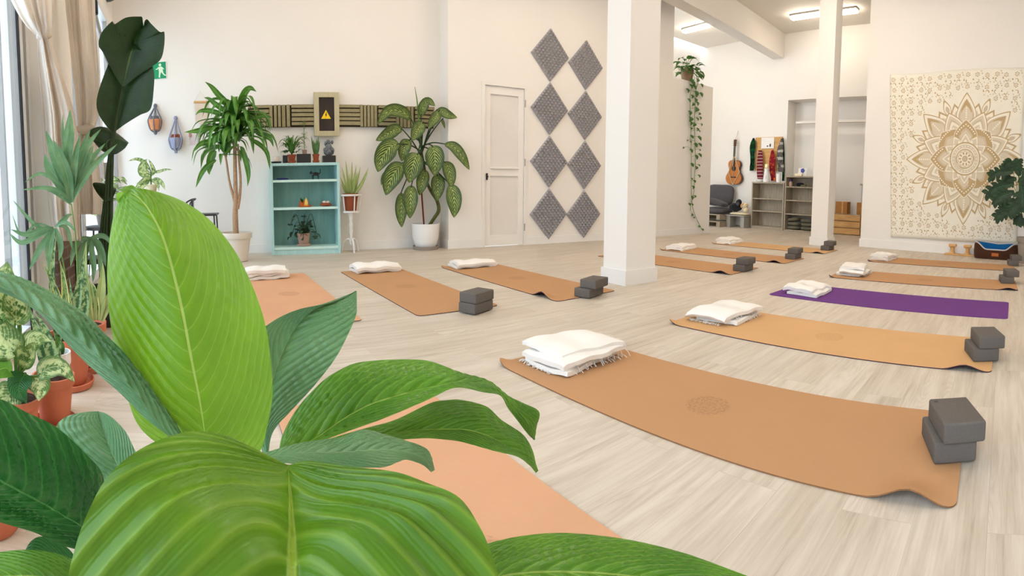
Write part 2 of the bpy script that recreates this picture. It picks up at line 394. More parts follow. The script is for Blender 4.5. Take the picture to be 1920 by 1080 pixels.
    def grid(s, fn, nu, nv, mi=0):
        vs, uvs, fs = [], [], []
        for i in range(nu + 1):
            for j in range(nv + 1):
                u, v = i / nu, j / nv; vs.append(fn(u, v)); uvs.append((u, v))
        for i in range(nu):
            for j in range(nv):
                a = i * (nv + 1) + j; fs.append((a, a + nv + 1, a + nv + 2, a + 1))
        return s.add(vs, fs, mi, uvs)
    def leaf(s, path, width, shape='oval', side=None, fold=.25, wave=0., nu=18, nv=6, mi=0, wmax=None, seed=0, flip=False, ridge=0., rfreq=12):
        """a blade along a 3-D path (base to tip); side = hint for its width direction"""
        P = spline([Vector(p) for p in path], 8); P = resample(P, nu); rd = random.Random(seed); ph = rd.uniform(0, 6)
        vs, uvs, fs = [], [], []; last = None
        for i, p in enumerate(P):
            u = i / nu; t = (P[min(i + 1, nu)] - P[max(i - 1, 0)]).normalized()
            sd = Vector(side) if side is not None else t.cross(V(0, 0, 1))
            if sd.length < 1e-4: sd = V(1, 0, 0)
            sd = sd - t * sd.dot(t)
            if sd.length < 1e-3: sd = last or t.orthogonal()
            sd = sd.normalized()
            if last is not None and sd.dot(last) < 0: sd = -sd
            last = sd; nr = sd.cross(t)
            if nr.z < 0 and not flip and side is None: nr = -nr
            hw = width / 2 * SHAPES[shape](u)
            for j in range(nv + 1):
                v = -1 + 2 * j / nv
                h = abs(v) * hw * math.sin(fold) + wave * hw * abs(v) * math.sin(u * 17 + ph + (3 if v > 0 else 0))
                if ridge: h += ridge * hw * math.sin(2 * PI * (u * rfreq - .45 * abs(v) * rfreq)) * (1 - abs(v)) * abs(v) * 2
                vs.append(p + sd * (v * hw * math.cos(fold)) + nr * h); uvs.append((u, (v + 1) / 2))
        for i in range(nu):
            for j in range(nv):
                a = i * (nv + 1) + j; fs.append((a, a + 1, a + nv + 2, a + nv + 1))
        return s.add(vs, fs, mi, uvs)
    def build(s, name, mats, parent=None, smooth=True, loc=None, rz=0, angle=40):
        me = bpy.data.meshes.new(name); me.from_pydata(s.v, [], s.f)
        if not isinstance(mats, (list, tuple)): mats = [mats]
        for m in mats: me.materials.append(m)
        me.polygons.foreach_set('material_index', s.mi)
        if s.uv:
            l = me.uv_layers.new(name='UVMap')
            for i, lp in enumerate(me.loops): l.data[i].uv = s.uv.get(lp.vertex_index, (0, 0))
        if smooth:
            me.polygons.foreach_set('use_smooth', [True] * len(me.polygons))
            me.set_sharp_from_angle(angle=math.radians(angle))
        me.update()
        o = bpy.data.objects.new(name, me); COL.objects.link(o)
        if parent is not None: o.parent = parent
        if loc is not None: o.location = loc
        elif parent is None: o.location = s.o
        o.rotation_euler.z = rz
        return o

def spline(pts, n):
    pts = [Vector(p) for p in pts]
    if len(pts) < 3:
        a, b = pts; return [a.lerp(b, i / n) for i in range(n + 1)]
    out = []; q = [pts[0] * 2 - pts[1]] + pts + [pts[-1] * 2 - pts[-2]]
    for i in range(1, len(q) - 2):
        a, b, c, d = q[i - 1:i + 3]
        for k in range(n):
            t = k / n
            out.append(((b * 2) + (c - a) * t + (a * 2 - b * 5 + c * 4 - d) * t * t + (b * 3 - a - c * 3 + d) * t ** 3) * .5)
    out.append(pts[-1]); return out
def resample(P, n):
    L = [0.]
    for a, b in zip(P, P[1:]): L.append(L[-1] + (b - a).length)
    out = []; k = 0
    for i in range(n + 1):
        t = L[-1] * i / n
        while k < len(L) - 2 and L[k + 1] < t: k += 1
        d = L[k + 1] - L[k]; out.append(P[k].lerp(P[k + 1], 0 if d < 1e-9 else min(1, (t - L[k]) / d)))
    return out
SHAPES = {
    'oval': lambda u: max(.004, math.sin(PI * u ** .85) ** .75 * (1 - .15 * u)),
    'ovate': lambda u: max(.004, math.sin(PI * min(1, u ** .62)) ** .8),
    'heart': lambda u: max(.004, math.sin(PI * min(1, (u * .93 + .07) ** .5)) ** .9),
    'strap': lambda u: max(.004, min(1, .35 + u * 4) * (1 - max(0, (u - .45) / .55) ** 1.8)),
    'blade': lambda u: max(.004, min(1, .7 + u) * (1 - u ** 2.2)),
    'spike': lambda u: max(.004, (1 - u) ** .75),
    'lance': lambda u: max(.004, math.sin(PI * (.12 + .88 * u)) ** .8),
}
def tag(o, label, cat, group=None, kind=None):
    if label: o['label'] = label
    if cat: o['category'] = cat
    if group: o['group'] = group
    if kind: o['kind'] = kind
    return o
def struct(o): o['kind'] = 'structure'; return o
def thing(name, label, cat, loc=(0, 0, 0), rz=0, group=None):
    o = bpy.data.objects.new(name, None); COL.objects.link(o); o.empty_display_size = .1
    o.location = loc; o.rotation_euler.z = rz
    return tag(o, label, cat, group)

EXPOSURE = 0.5
# ================================================================== SETTING
XB, XD, YT, YF, ZC = -6.5, -6.2, 7.55, 9.65, 4.3       # back wall, door wall, tapestry wall, far wall, ceiling
XR = 2.6
WD = V(.989, .149, 0).normalized(); WN = V(-WD.y, WD.x, 0)     # glazed wall: direction and inward normal
WC = V(XB, -1.88, 0)
def wpt(s, z=0., off=0.): return WC + WD * s + WN * off + V(0, 0, z)
def onW(px, py, off=0.):
    d = ray(px, py); t = (WC + WN * off - O).dot(WN) / d.dot(WN); return O + d * t
def ws(px, py): return (onW(px, py) - WC).dot(WD)
SR = (XR - XB) / WD.x
yR = wpt(SR).y
fl = MB().prism([(-8.3, -2.4, -.06), (XB, -1.98, -.06), (XR, yR - .1, -.06), (XR + .2, 10.4, -.06), (-8.3, 10.4, -.06)], (0, 0, .06)).build('floor', M['floor'], smooth=False)
struct(fl)
struct(MB().prism([(-8.3, -2.4, ZC), (XR + .2, yR - .4, ZC), (XR + .2, 10.4, ZC), (-8.3, 10.4, ZC)], (0, 0, .1)).build('ceiling', M['ceiling'], smooth=False))
struct(MB().prism([(XB - .15, -2.3, 0), (XB, -2.3, 0), (XB, 2.36, 0), (XB - .15, 2.36, 0)], (0, 0, ZC)).build('wall_back', M['wall'], smooth=False))
yO = onX(1262, 140, XD).y; yE = onX(1333, 300, XD).y
zH = onX(1333, 163, XD).z
dl, dr_ = onX(903, 300, XD).y, onX(988, 300, XD).y
dz = (onX(905, 150, XD).z + onX(990, 163, XD).z) / 2
XI = XD - .28
b = MB()
b.prism([(XB - .15, 2.36, 0), (XD, 2.36, 0), (XD, dl, 0), (XI, dl, 0)], (0, 0, ZC))
b.prism([(XI, dl, dz), (XD, dl, dz), (XD, dr_, dz), (XI, dr_, dz)], (0, 0, ZC - dz))
b.prism([(XI, dr_, 0), (XD, dr_, 0), (XD, yO, 0), (XI, yO, 0)], (0, 0, ZC))
b.prism([(XI, yO, 0), (XD, yO, 0), (XD, yE, 0), (XI, yE, 0)], (0, 0, zH))
struct(b.build('wall_left', M['wall'], smooth=False))
# door
def doorbox(mb, y0, y1, z0, z1, x0, x1, bev=.004, mi=0): return mb.box(((x0 + x1) / 2, (y0 + y1) / 2, (z0 + z1) / 2), (abs(x1 - x0), y1 - y0, z1 - z0), 0, mi, bev)
d = MB((XD, dl, 0)); w = .045
for a in ((dl, dl + w, 0, dz - w), (dr_ - w, dr_, 0, dz - w), (dl, dr_, dz - w, dz)): doorbox(d, *a, XD - .12, XD + .012, 0)
dob = struct(d.build('door_1', M['door'], smooth=False))
zr = onX(945, 323, XD).z
d = MB((XD, dl, 0)); y0, y1 = dl + w + .004, dr_ - w - .004; st = .085
for a in ((y0, y0 + st, .01, dz - w - .004), (y1 - st, y1, .01, dz - w - .004), (y0 + st, y1 - st, dz - w - .11, dz - w - .004), (y0 + st, y1 - st, .01, .15), (y0 + st, y1 - st, zr - .05, zr + .05)): doorbox(d, *a, XD - .06, XD - .012, 0)
d.build('door_leaf', M['door'], dob, smooth=False)
for za, zb in ((.15, zr - .05), (zr + .05, dz - w - .11)):
    doorbox(MB((XD, dl, 0)), y0 + st - .003, y1 - st + .003, za - .003, zb + .003, XD - .045, XD - .03, 0).build('door_panel', M['panel'], dob, smooth=False)
doorbox(MB((XD, dl, 0)), y0 + st - .003, y1 - st + .003, zr + .045, zr + .075, XD - .03, XD + .012).build('door_rail', M['door'], dob, smooth=False)
hz = onX(907, 331, XD).z
h = MB((XD, dl, 0)); doorbox(h, y0 + .02, y0 + .045, hz - .045, hz + .045, XD - .012, XD + .003); h.tube([(XD, y0 + .032, hz), (XD + .03, y0 + .032, hz)], .009)
h.build('handle', M['blackmetal'], dob)
for z in (onX(987, 195, XD).z, onX(987, 305, XD).z, .25):
    MB((XD, dl, 0)).lathe([(.009, -.05), (.009, .05)], (XD + .012, y1 + .01, z), 8).build('hinge', M['chrome'], dob)
# far alcove
xL = onY(1313, 84, YF).x
nx = onY(1478, 188, YF).x; nz = onY(1478, 188, YF).z
struct(MB().box((xL - .1, 8.0, ZC / 2), (.2, 4.6, ZC)).build('wall_alcove', M['wall'], smooth=False))
b = MB(); b.box(((xL + nx) / 2, YF + .3, ZC / 2), (nx - xL, .6, ZC)); b.box(((nx + XR) / 2, YF + .3, (ZC + nz) / 2), (XR - nx, .6, ZC - nz)); b.box(((nx + XR) / 2, YF + .48, nz / 2), (XR - nx, .24, nz))
struct(b.build('wall_far', M['wall'], smooth=False))
lz = onY(1550, 229, YF + .2).z
struct(MB().box(((nx + .15 + XR) / 2, YF + .15, lz), (XR - nx - .15, .10, .05)).build('trim_1', M['wall'], smooth=False))
xT = onY(1620, 300, YT).x
struct(MB().box(((xT + XR) / 2, YT + .12, ZC / 2), (XR - xT, .24, ZC)).build('wall_right', M['wall'], smooth=False))
struct(MB().box((XR + .1, 4., ZC / 2), (.2, 13., ZC)).build('wall_front', M['wall'], smooth=False))
struct(MB().box((-7.25, 2.28, ZC / 2), (1.2, .12, ZC)).build('wall_inner', M['wall'], smooth=False))
# beam along the partition
be = onY(1470, 109, YF); be2 = onY(1449, 113, YF); bz = be.z
struct(MB().prism([(-5.28, 3.0, bz), (be.x, YF, bz), (be2.x, YF, bz), (-5.54, 3.0, bz)], (0, 0, ZC - bz)).build('trim_2', M['wall'], smooth=False))
# pillars
def pillar(name, x0, x1, y0, y1, sk):
    o = struct(MB().box(((x0 + x1) / 2, (y0 + y1) / 2, ZC / 2), (x1 - x0, y1 - y0, ZC), 0, 0, .006).build(name, M['wall'], smooth=False))
    s = MB(); t = .016
    s.box(((x0 + x1) / 2, (y0 + y1) / 2, sk / 2), (x1 - x0 + 2 * t, y1 - y0 + 2 * t, sk), 0, 0, .005)
    o['kind'] = 'structure'; s.build('skirting', M['skirt'], o, smooth=False); return o
c = onZ(1172.5, 537); l_ = onZ(1114, 529); r_ = onZ(1232, 527)
def pillar_rot(name, c, l_, r_, sk, zt=ZC):
    """c near corner, l_ and r_ its neighbours on the floor, outer faces of the skirting"""
    q = l_ + r_ - c; t = .016; cen = (l_ + r_) / 2
    ring = [c, r_, q, l_]
    inn = [p + (cen - p).normalized() * t * 1.41 for p in ring]
    o = struct(MB().prism([(p.x, p.y, 0) for p in inn], (0, 0, zt)).build(name, M['wall'], smooth=False))
    MB().prism([(p.x, p.y, 0) for p in ring], (0, 0, sk)).build('skirting', M['skirt'], o, smooth=False); return o
ru = (r_ - c); ru = V(math.sin(math.radians(3)) * -1, math.cos(math.radians(3)), 0) * ru.length
lu = V(-ru.y, ru.x, 0).normalized() * (l_ - c).length
pillar_rot('trim_3', c, c + lu, c + ru, .125)
c = onZ(1551, 462); l_ = onZ(1507, 460)
px2 = onX(1567, 400, c.x); r_ = V(c.x, max(px2.y, c.y + .25), 0)
l_ = V(l_.x, c.y + .02, 0)
pillar_rot('trim_4', c, l_, r_, .13)
# skirting boards
def skirt(name, p, q, nrm, h=.11, t=.014):
    p, q, nrm = Vector(p), Vector(q), Vector(nrm)
    struct(MB().prism([p, q, q + nrm * t, p + nrm * t], (0, 0, h)).build(name, M['skirt'], smooth=False))
skirt('baseboard_back', (XB, -1.8, 0), (XB, 2.345, 0), (1, 0, 0))
skirt('baseboard_jog', (XB + .014, 2.36, 0), (XD, 2.36, 0), (0, -1, 0))
skirt('baseboard_left', (XD, 2.346, 0), (XD, dl, 0), (1, 0, 0))
skirt('baseboard_mid', (XD, dr_, 0), (XD, yE + .014, 0), (1, 0, 0))
skirt('baseboard_end', (XI, yE, 0), (XD, yE, 0), (0, 1, 0))
skirt('baseboard_right', (xT - .014, YT, 0), (XR, YT, 0), (0, -1, 0), .13)
skirt('baseboard_rightend', (xT, YT, 0), (xT, YT + .24, 0), (-1, 0, 0), .13)
skirt('baseboard_far', (xL, YF, 0), (nx, YF, 0), (0, -1, 0))
# glazed wall
zW = 2.95
struct(MB().prism([wpt(-.1, zW), wpt(SR, zW), wpt(SR, zW, -.14), wpt(-.1, zW, -.14)], (0, 0, ZC - zW)).build('wall_window', M['wall'], smooth=False))
def wbox(mb, s0, s1, z0, z1, o0, o1, mi=0): return mb.prism([wpt(s0, z0, o0), wpt(s1, z0, o0), wpt(s1, z0, o1), wpt(s0, z0, o1)], (0, 0, z1 - z0), mi)
gl = NT('window glass'); lw = gl.n('LayerWeight', {0: .25}).outputs[1]
gsh = gl.n('MixShader', {0: gl.math('MULTIPLY', lw, .35), 1: gl.n('BsdfTransparent', {0: (.93, .97, 1, 1)}).outputs[0], 2: gl.n('BsdfGlossy', {0: (1, 1, 1, 1), 'Roughness': .02}).outputs[0]}).outputs[0]
M['glass'] = gl.end(gsh)
sA = ws(45, 300)          # dark gasket of the big sliding pane
sB = ws(90, 300)
edges = [.02, ws(212, 300), ws(192, 300), (ws(192, 300) + sB) / 2, sB]
wi = 1
def window(s0, s1, f=.055, pz=-.038, fr=None):
    global wi
    o = MB(wpt(s0)); fr = fr or f
    wbox(o, s0, s0 + f, 0, zW, -.07, .0); wbox(o, s1 - fr, s1, 0, zW, -.07, .0); wbox(o, s0 + f, s1 - fr, 0, .09, -.07, .0); wbox(o, s0 + f, s1 - fr, zW - .07, zW, -.07, .0)
    ob = struct(o.build('window_%d' % wi, M['frame'], smooth=False)); wi += 1
    wbox(MB(wpt(s0)), s0 + f, s1 - fr, .09, zW - .07, pz, pz + .006).build('pane', M['glass'], ob, smooth=False)
    g = MB(wpt(s0))
    for a, b_ in ((s0 + f - .012, s0 + f + .006), (s1 - fr - .006, s1 - fr + .012)): wbox(g, a, b_, .06, zW - .05, -.05, .001)
    g.build('seal', M['greyframe'], ob, smooth=False); return ob
window(edges[0], edges[1]); w2 = window(edges[1], edges[2], .09); window(edges[2], edges[3]); window(edges[3], edges[4], .06, fr=.05)
wbox(MB(wpt(edges[1])), edges[2] - .1, edges[2] - .075, .98, 1.16, 0, .035).build('handle', M['chrome'], w2, smooth=False)
# post between the small lights and the big sliding pane
post = MB(wpt(sB))
sp_ = [ws(x, 300) for x in (90, 83, 77, 74, 57, 51, 45)]
for k, (a, b_) in enumerate(zip(sp_, sp_[1:])):
    wbox(post, a, b_, 0, zW, -.1, (.006, .003, .006, .008, .004, .007)[k], (2, 1, 1, 0, 1, 0)[k])  # narrow grey strip left of the white post is painted shadow
struct(post.build('trim_5', [M['frame'], M['greyframe'], M['black']], smooth=False))
o6 = window(sA, sA + 1.9, .012, -.008)
wbox(MB(wpt(sA)), sA, sA + .02, 0, zW, -.004, .009).build('gasket', M['black'], o6, smooth=False)
window(sA + 1.9, sA + 3.8); window(sA + 3.8, SR)
struct(MB().prism([wpt(-2, -.08, -.12), wpt(SR + 2, -.08, -.12), wpt(SR + 2, -.08, -8), wpt(-2, -.08, -8)], (0, 0, .02)).build('pavement', simple('pale pavement', rgb(196, 198, 200), .8, .2, .06, 3), smooth=False))
o7 = MB(); a = onW(12, 400, -.5); o7.box((a.x, a.y, 1.5), (.05, .05, 3.0), .15)
tag(o7.build('outdoor_post', M['greyframe'], smooth=False), 'slim grey post standing outside the big glass pane', 'post')

# ceiling lamps
added_lampm = emit('added lamp diffuser', (1, .91, .80, 1), 21.)  # glow of the added lights above the mats only
lampd = emit('softly lit lamp diffuser', (1, .87, .70, 1), 20.)
def lamp(x, y, label, rz=0., L=.66, group='oblong ceiling lights', em=None):
    t = thing('ceiling_light', label, 'ceiling light', (x, y, ZC), rz, group)
    if em:      # the added unseen lights, hung on two thin rods
        for s in (-1, 1): MB().tube([(s * L * .3, 0, 0), (s * L * .3, 0, -.42)], .006).build('rod', M['chrome'], t)
        MB().box((0, 0, -.47), (L, .16, .10), 0, 0, .03).build('diffuser', em, t); return
    MB().box((0, 0, -.018), (L, .16, .036), 0, 0, .016).build('housing', M['greywood'] if 0 else M['chrome'], t)
    MB().box((0, 0, -.062), (L * .97, .135, .055), 0, 0, .026).build('diffuser', em or lampd, t)
p = onZ(1305, 53, ZC - .05); lamp(p.x, p.y, 'lit oblong ceiling light behind the beam, above the trailing plant', .0, .74)
p = onZ(1502, 31, ZC - .05); lamp(p.x + .1, p.y, 'lit oblong ceiling light just left of the slim far pillar', 0)
p = onZ(1583, 22, ZC - .05); lamp(p.x - .05, p.y, 'lit oblong ceiling light just right of the slim far pillar', 0)
for x, y in ((-4.6, .6), (-4.6, 3.6), (-1.6, 1.2), (-1.6, 4.4), (-3.4, 5.6), (.8, 3.)):  # added hanging lights, out of view, there only to brighten the room
    lamp(x, y, 'lit oblong hanging light over the yoga mats, above the view', 0, .9, 'ceiling lights over the mats', added_lampm)
# ================================================================== YOGA MATS, BLOCKS, BLANKETS
ML, MW, MT = 1.83, .603, .005
def mat_mesh(curls, top, under, rad=.035, sag=0.):
    us = sorted(set([0, .004, .009, .015, .025, .035] + [round(.035 + (ML - .07) * i / 60, 4) for i in range(61)] + [ML - k for k in (0, .004, .009, .015, .025, .035)]))
    vs_ = sorted(set([0, .004, .009, .015, .025, .035] + [round(.035 + (MW - .07) * i / 20, 4) for i in range(21)] + [MW - k for k in (0, .004, .009, .015, .025, .035)]))
    def inset(v):
        d = min(v, MW - v)
        return 0 if d >= rad else rad - math.sqrt(max(0, rad * rad - (rad - d) ** 2))
    def pos(u, v, z):
        i = inset(v); x = i + (ML - 2 * i) * u / ML
        h = sum(c[4] * math.exp(-((x - c[0] * ML) / c[2]) ** 2 - ((v - c[1] * MW) / c[3]) ** 2) for c in curls)
        return (x, v, z + max(0., h - .002))
    m = MB(); nv = len(vs_); nu = len(us)
    A = [pos(u, v, MT) for u in us for v in vs_]; B = [pos(u, v, .0006) for u in us for v in vs_]
    ft, fb = [], []
    for i in range(nu - 1):
        for j in range(nv - 1):
            a = i * nv + j; q = (a, a + nv, a + nv + 1, a + 1); ft.append(q); fb.append(tuple(reversed(q)))
    m.add(A, ft, 0); m.add(B, fb, 1)
    n = len(A); rim = [i * nv for i in range(nu)] + [(nu - 1) * nv + j for j in range(1, nv)] + [i * nv + nv - 1 for i in range(nu - 2, -1, -1)] + [j for j in range(nv - 2, 0, -1)]
    for a, b_ in zip(rim, rim[1:] + rim[:1]): m.f.append((b_, a, a + n, b_ + n)); m.mi.append(1)
    return m, [top, under]
def yoga_mat(x, y, ang, label, curls=(), top='cork', under='under', group='cork yoga mats laid out in two rows'):
    m, mm = mat_mesh(curls, M[top], M[under])
    o = m.build('yoga_mat', mm, None, True, (x, y, 0), math.radians(ang), 50)
    return tag(o, label, 'yoga mat', group)
def mp(x, y, ang, u, v):
    a = math.radians(ang); return V(x + u * math.cos(a) - v * math.sin(a), y + u * math.sin(a) + v * math.cos(a), MT)
ARCH = lambda h=.03, u=.925: (u, -.02, .07, .085, h + .002)
CORN = lambda h=.03: (-.01, -.02, .06, .06, h + .002)
MATS = {
 'M1': (-2.04, 1.01, 8.5), 'M2': (-2.11, 2.17, 6.3), 'M3': (-2.16, 3.35, 5.4), 'M4': (-2.18, 4.45, 8.2), 'M5': (-2.34, 5.86, 7.0),
 'M6': (-4.76, 3.67, 6.5), 'M7': (-4.80, 4.74, 6.4), 'M8': (-4.92, 5.97, 6.0), 'L1': (-4.74, -.23, 6.7), 'L2': (-4.81, .72, 6.7), 'L3': (-4.79, 1.73, 6.8), 'L0': (-1.83, .02, 6.5)}
yoga_mat(*MATS['M1'], 'nearest tan cork yoga mat with a round seal, right of the big plant', [ARCH(.04, .93), CORN(.035)], 'cork', 'underbrown')
yoga_mat(*MATS['M2'], 'light cork yoga mat with purple underside, between the purple mat and the nearest mat', [ARCH(.028, .93), CORN(.035)], 'corklight')
yoga_mat(*MATS['M3'], 'plain purple yoga mat with rounded corners and no blocks on it', [], 'purple', 'purple')
yoga_mat(*MATS['M4'], 'cork yoga mat just behind the purple mat', [ARCH(.022, .95), CORN(.03)])
yoga_mat(*MATS['M5'], 'cork yoga mat closest to the wall with the mandala tapestry', [CORN(.03)])
yoga_mat(*MATS['M6'], 'cork yoga mat whose left end is hidden behind the thick pillar', [ARCH(.03, .94)])
yoga_mat(*MATS['M7'], 'cork yoga mat behind the thick pillar, second closest to the shelves', [ARCH(.028, .93), CORN(.03)])
yoga_mat(*MATS['M8'], 'farthest cork yoga mat, in front of the slim pillar', [ARCH(.022, .95), CORN(.025)], 'corklight')
yoga_mat(*MATS['L1'], 'pinkish cork yoga mat half hidden behind the bright green leaf', [], 'corkpink')
yoga_mat(*MATS['L2'], 'cork yoga mat below the turquoise bookcase and aloe, two blocks on its near corner', [], 'cork')
yoga_mat(*MATS['L3'], 'cork yoga mat left of the thick pillar, near corner curled up', [ARCH(.04, .90), CORN(.02)], 'cork')
yoga_mat(*MATS['L0'], 'pinkish cork yoga mat partly covered by the foreground plant leaves', [], 'corkpink')

# foam blocks
BW, BL, BH = .135, .2, .0655
def block_mesh():
    return MB().box((BW / 2, BL / 2, BH / 2), (BW, BL, BH), 0, 0, .008)
bproto = None
def yoga_block(p, ang, z, label):
    global bproto
    if bproto is None: bproto = block_mesh().build('yoga_block', M['block'], None, True, (0, 0, 0)); o = bproto
    else: o = bproto.copy(); COL.objects.link(o)
    o.location = (p[0], p[1], z); o.rotation_euler = (0, 0, math.radians(ang))
    return tag(o, label, 'yoga block', 'charcoal foam yoga blocks')
BST = [  # near corner of lower block, angle, shift of upper, where
 ((-.34, 1.47), 27, (.028, -.004), 2, 'on the right end of the nearest cork mat'),
 ((-.40, 2.49), 25, (.026, .004), -1, 'on the light cork mat in front of the purple mat'),
 ((-.575, 5.05), 14, (.05, .01), 3, 'at the right photo edge, behind the purple mat'),
 ((-.66, 6.55), 12, (.04, .01), 3, 'at the right photo edge, by the dog bed'),
 ((-2.995, 1.205), 29, (.0, .006), 0, 'in line with the turquoise bookcase, left of the thick pillar'),
 ((-3.045, 2.14), 20, (.03, .03), 4, 'touching the left of the thick pillar foot'),
 ((-3.075, 4.09), 8, (.022, .02), 3, 'nearest of the three pairs right of the thick pillar'),
 ((-3.20, 5.31), 5, (.024, .02), 5, 'of the middle pair, right of the thick pillar'),
 ((-3.34, 6.53), 4, (.04, .02), 5, 'on the farthest mat, before the slim pillar')]
for (x, y), a, (dx, dy), da, where in BST:
    yoga_block((x, y), a, MT + .001, 'lower charcoal yoga block ' + where)
    up = yoga_block((x + dx, y + dy), a + da, MT + BH + .0015, 'upper charcoal yoga block ' + where)
    if where.startswith('on the right end of the nearest'):
        lg = MB(); lg.box((.018, BL - .024, BH + .0004), (.015, .017, .0008)); lg.build('stamped_mark', M['blackcer'], up, smooth=False)
        ring = MB(); ring.box((.018, BL - .022, BH + .001), (.006, .0025, .0008)); ring.build('stamped_mark', M['block'], up, smooth=False)

# folded cotton blankets
def blanket(p, ang, sx, sy, layers, h, label, seed, fringe=False, loose=.4, sub=16):
    """a serpentine-folded cloth; x along the mat, y across it; folds open towards the viewer"""
    rd = random.Random(seed); t = thing('folded_blanket', label, 'blanket', (p[0], p[1], MT + .0012), math.radians(ang), 'white cotton blankets folded on the mats')
    gap = h / layers; th = gap * .46; line = []
    for k in range(layers):
        z = gap * (k + .5); ins = rd.uniform(0, .035) * loose; ins2 = rd.uniform(0, .05) * loose
        x0, x1 = ins, sy - ins2
        n = 9; row = [(x0 + gap * .5 + (x1 - x0 - gap) * i / n, z + gap * .18 * math.sin(i * 1.3 + k + seed)) for i in range(n + 1)]
        if k % 2: row.reverse()
        if line:
            lx = line[-1][0]; s_ = 1 if lx > sy / 2 else -1
            zc = z - gap / 2
            for a in (-60, -30, 0, 30, 60):
                line.append((lx + s_ * gap * .75 * math.cos(math.radians(a)), zc + gap * .5 * math.sin(math.radians(a))))
        line += row
    P = resample([Vector((a, 0, b_)) for a, b_ in line], 22 * layers)
    m = MB(); vs_, fs = [], []; n = len(P); NX = sub
    ph = [rd.uniform(0, 6) for _ in range(8)]
    for i in range(NX + 1):
        u = i / NX; xx = sx * (u - .5)
        for sgn in (1, -1):
            for k, q in enumerate(P):
                tdir = (P[min(k + 1, n - 1)] - P[max(k - 1, 0)]).normalized(); nr = Vector((-tdir.z, 0, tdir.x))
                r = q + nr * th * sgn
                w = k / n
                ex = 1 + .035 * math.sin(3.1 * w * layers + ph[0]) * loose + .02 * math.sin(17 * w * layers + ph[5]) * loose
                dz = gap * .12 * math.sin(u * 6 + ph[1] + w * 5) + gap * .06 * math.sin(u * 15 + ph[2] + r.x * 30)
                sagz = -gap * .55 * (abs(2 * u - 1) ** 6) * (r.z / h) - gap * .5 * loose * (abs(2 * r.x / sy - 1) ** 5) * (r.z / h)
                skew = .03 * loose * math.sin(w * 2.2 * layers + ph[3])
                vs_.append((xx * ex + skew, r.x - sy / 2 + .02 * loose * math.sin(u * 3 + ph[4]), max(.0008, r.z + dz + sagz)))
    for i in range(NX):
        for k in range(n - 1):
            a = i * 2 * n + k; b_ = a + 2 * n
            fs.append((a, a + 1, b_ + 1, b_)); fs.append((a + n, b_ + n, b_ + n + 1, a + n + 1))
        for k in (0, n - 1):
            a = i * 2 * n + k; fs.append((a, a + 2 * n, a + 3 * n, a + n))
    for i in (0, NX):
        for k in range(n - 1): a = i * 2 * n + k; fs.append((a, a + n, a + n + 1, a + 1))
    m.add(vs_, fs).build('cloth', M['towel'], t, True, (0, 0, 0), 0, 60)
    if fringe:
        for side, cnt in ((0, 46), (1, 34)):
            f = MB()
            for k in range(cnt):
                u = (k + rd.random() * .6) / cnt
                if side == 0:
                    if u > .8: continue
                    b0 = V(sx * (u - .5), -sy / 2 + .012, gap * rd.uniform(.15, .45)); d_ = V(rd.uniform(-.008, .008), -rd.uniform(.012, .03), 0)
                else:
                    if u < .15: continue
                    b0 = V(sx / 2 - .012, sy * (u - .5), gap * rd.choice((.4, .5, 1.5))); d_ = V(rd.uniform(.015, .045), rd.uniform(-.014, .014), 0)
                e = b0 + d_; e.z = .004; mid = b0 + d_ * .6; mid.z = b0.z * .6 + .003
                f.tube([b0, mid, e], [.0022, .0016], 5, smooth=3)
            f.build('fringe', M['fringe'], t)
    return t
BLK = [('M1', .175, .32, .27, .43, 4, .10, 21, True, 1., 'largest folded white fringed blanket, on the nearest cork mat'),
 ('M2', .20, .335, .28, .39, 3, .085, 22, True, 1., 'rumpled white blanket on the light cork mat in front of the purple mat'),
 ('M3', .23, .26, .27, .42, 2, .07, 23, False, .8, 'white blanket folded in two on the purple mat'),
 ('M4', .18, .34, .25, .40, 4, .10, 24, True, 1., 'white blanket stacked in folds on the mat behind the purple mat'),
 ('M5', .13, .30, .25, .42, 2, .085, 25, False, .9, 'white blanket on the mat nearest the mandala tapestry'),
 ('M7', .17, .28, .24, .46, 2, .07, 27, False, .9, 'flat white blanket just right of the thick pillar'),
 ('M8', .16, .28, .26, .44, 2, .085, 28, False, .6, 'farthest white blanket, on the mat near the partition end'),
 ('L1', .17, .22, .22, .40, 3, .11, 29, False, .5, 'thick white blanket beside the dracaena pot'),
 ('L2', .11, .30, .22, .46, 2, .085, 30, False, .6, 'white blanket on the mat below the turquoise bookcase'),
 ('L3', .13, .29, .22, .46, 2, .07, 31, False, .5, 'flat white blanket on the mat left of the thick pillar')]
for k, u, v, sx, sy_, ly, h, sd, fr, lo, lab in BLK:
    blanket(mp(*MATS[k], u, v), MATS[k][2], sx, sy_, ly, h, lab, sd, fr, lo)
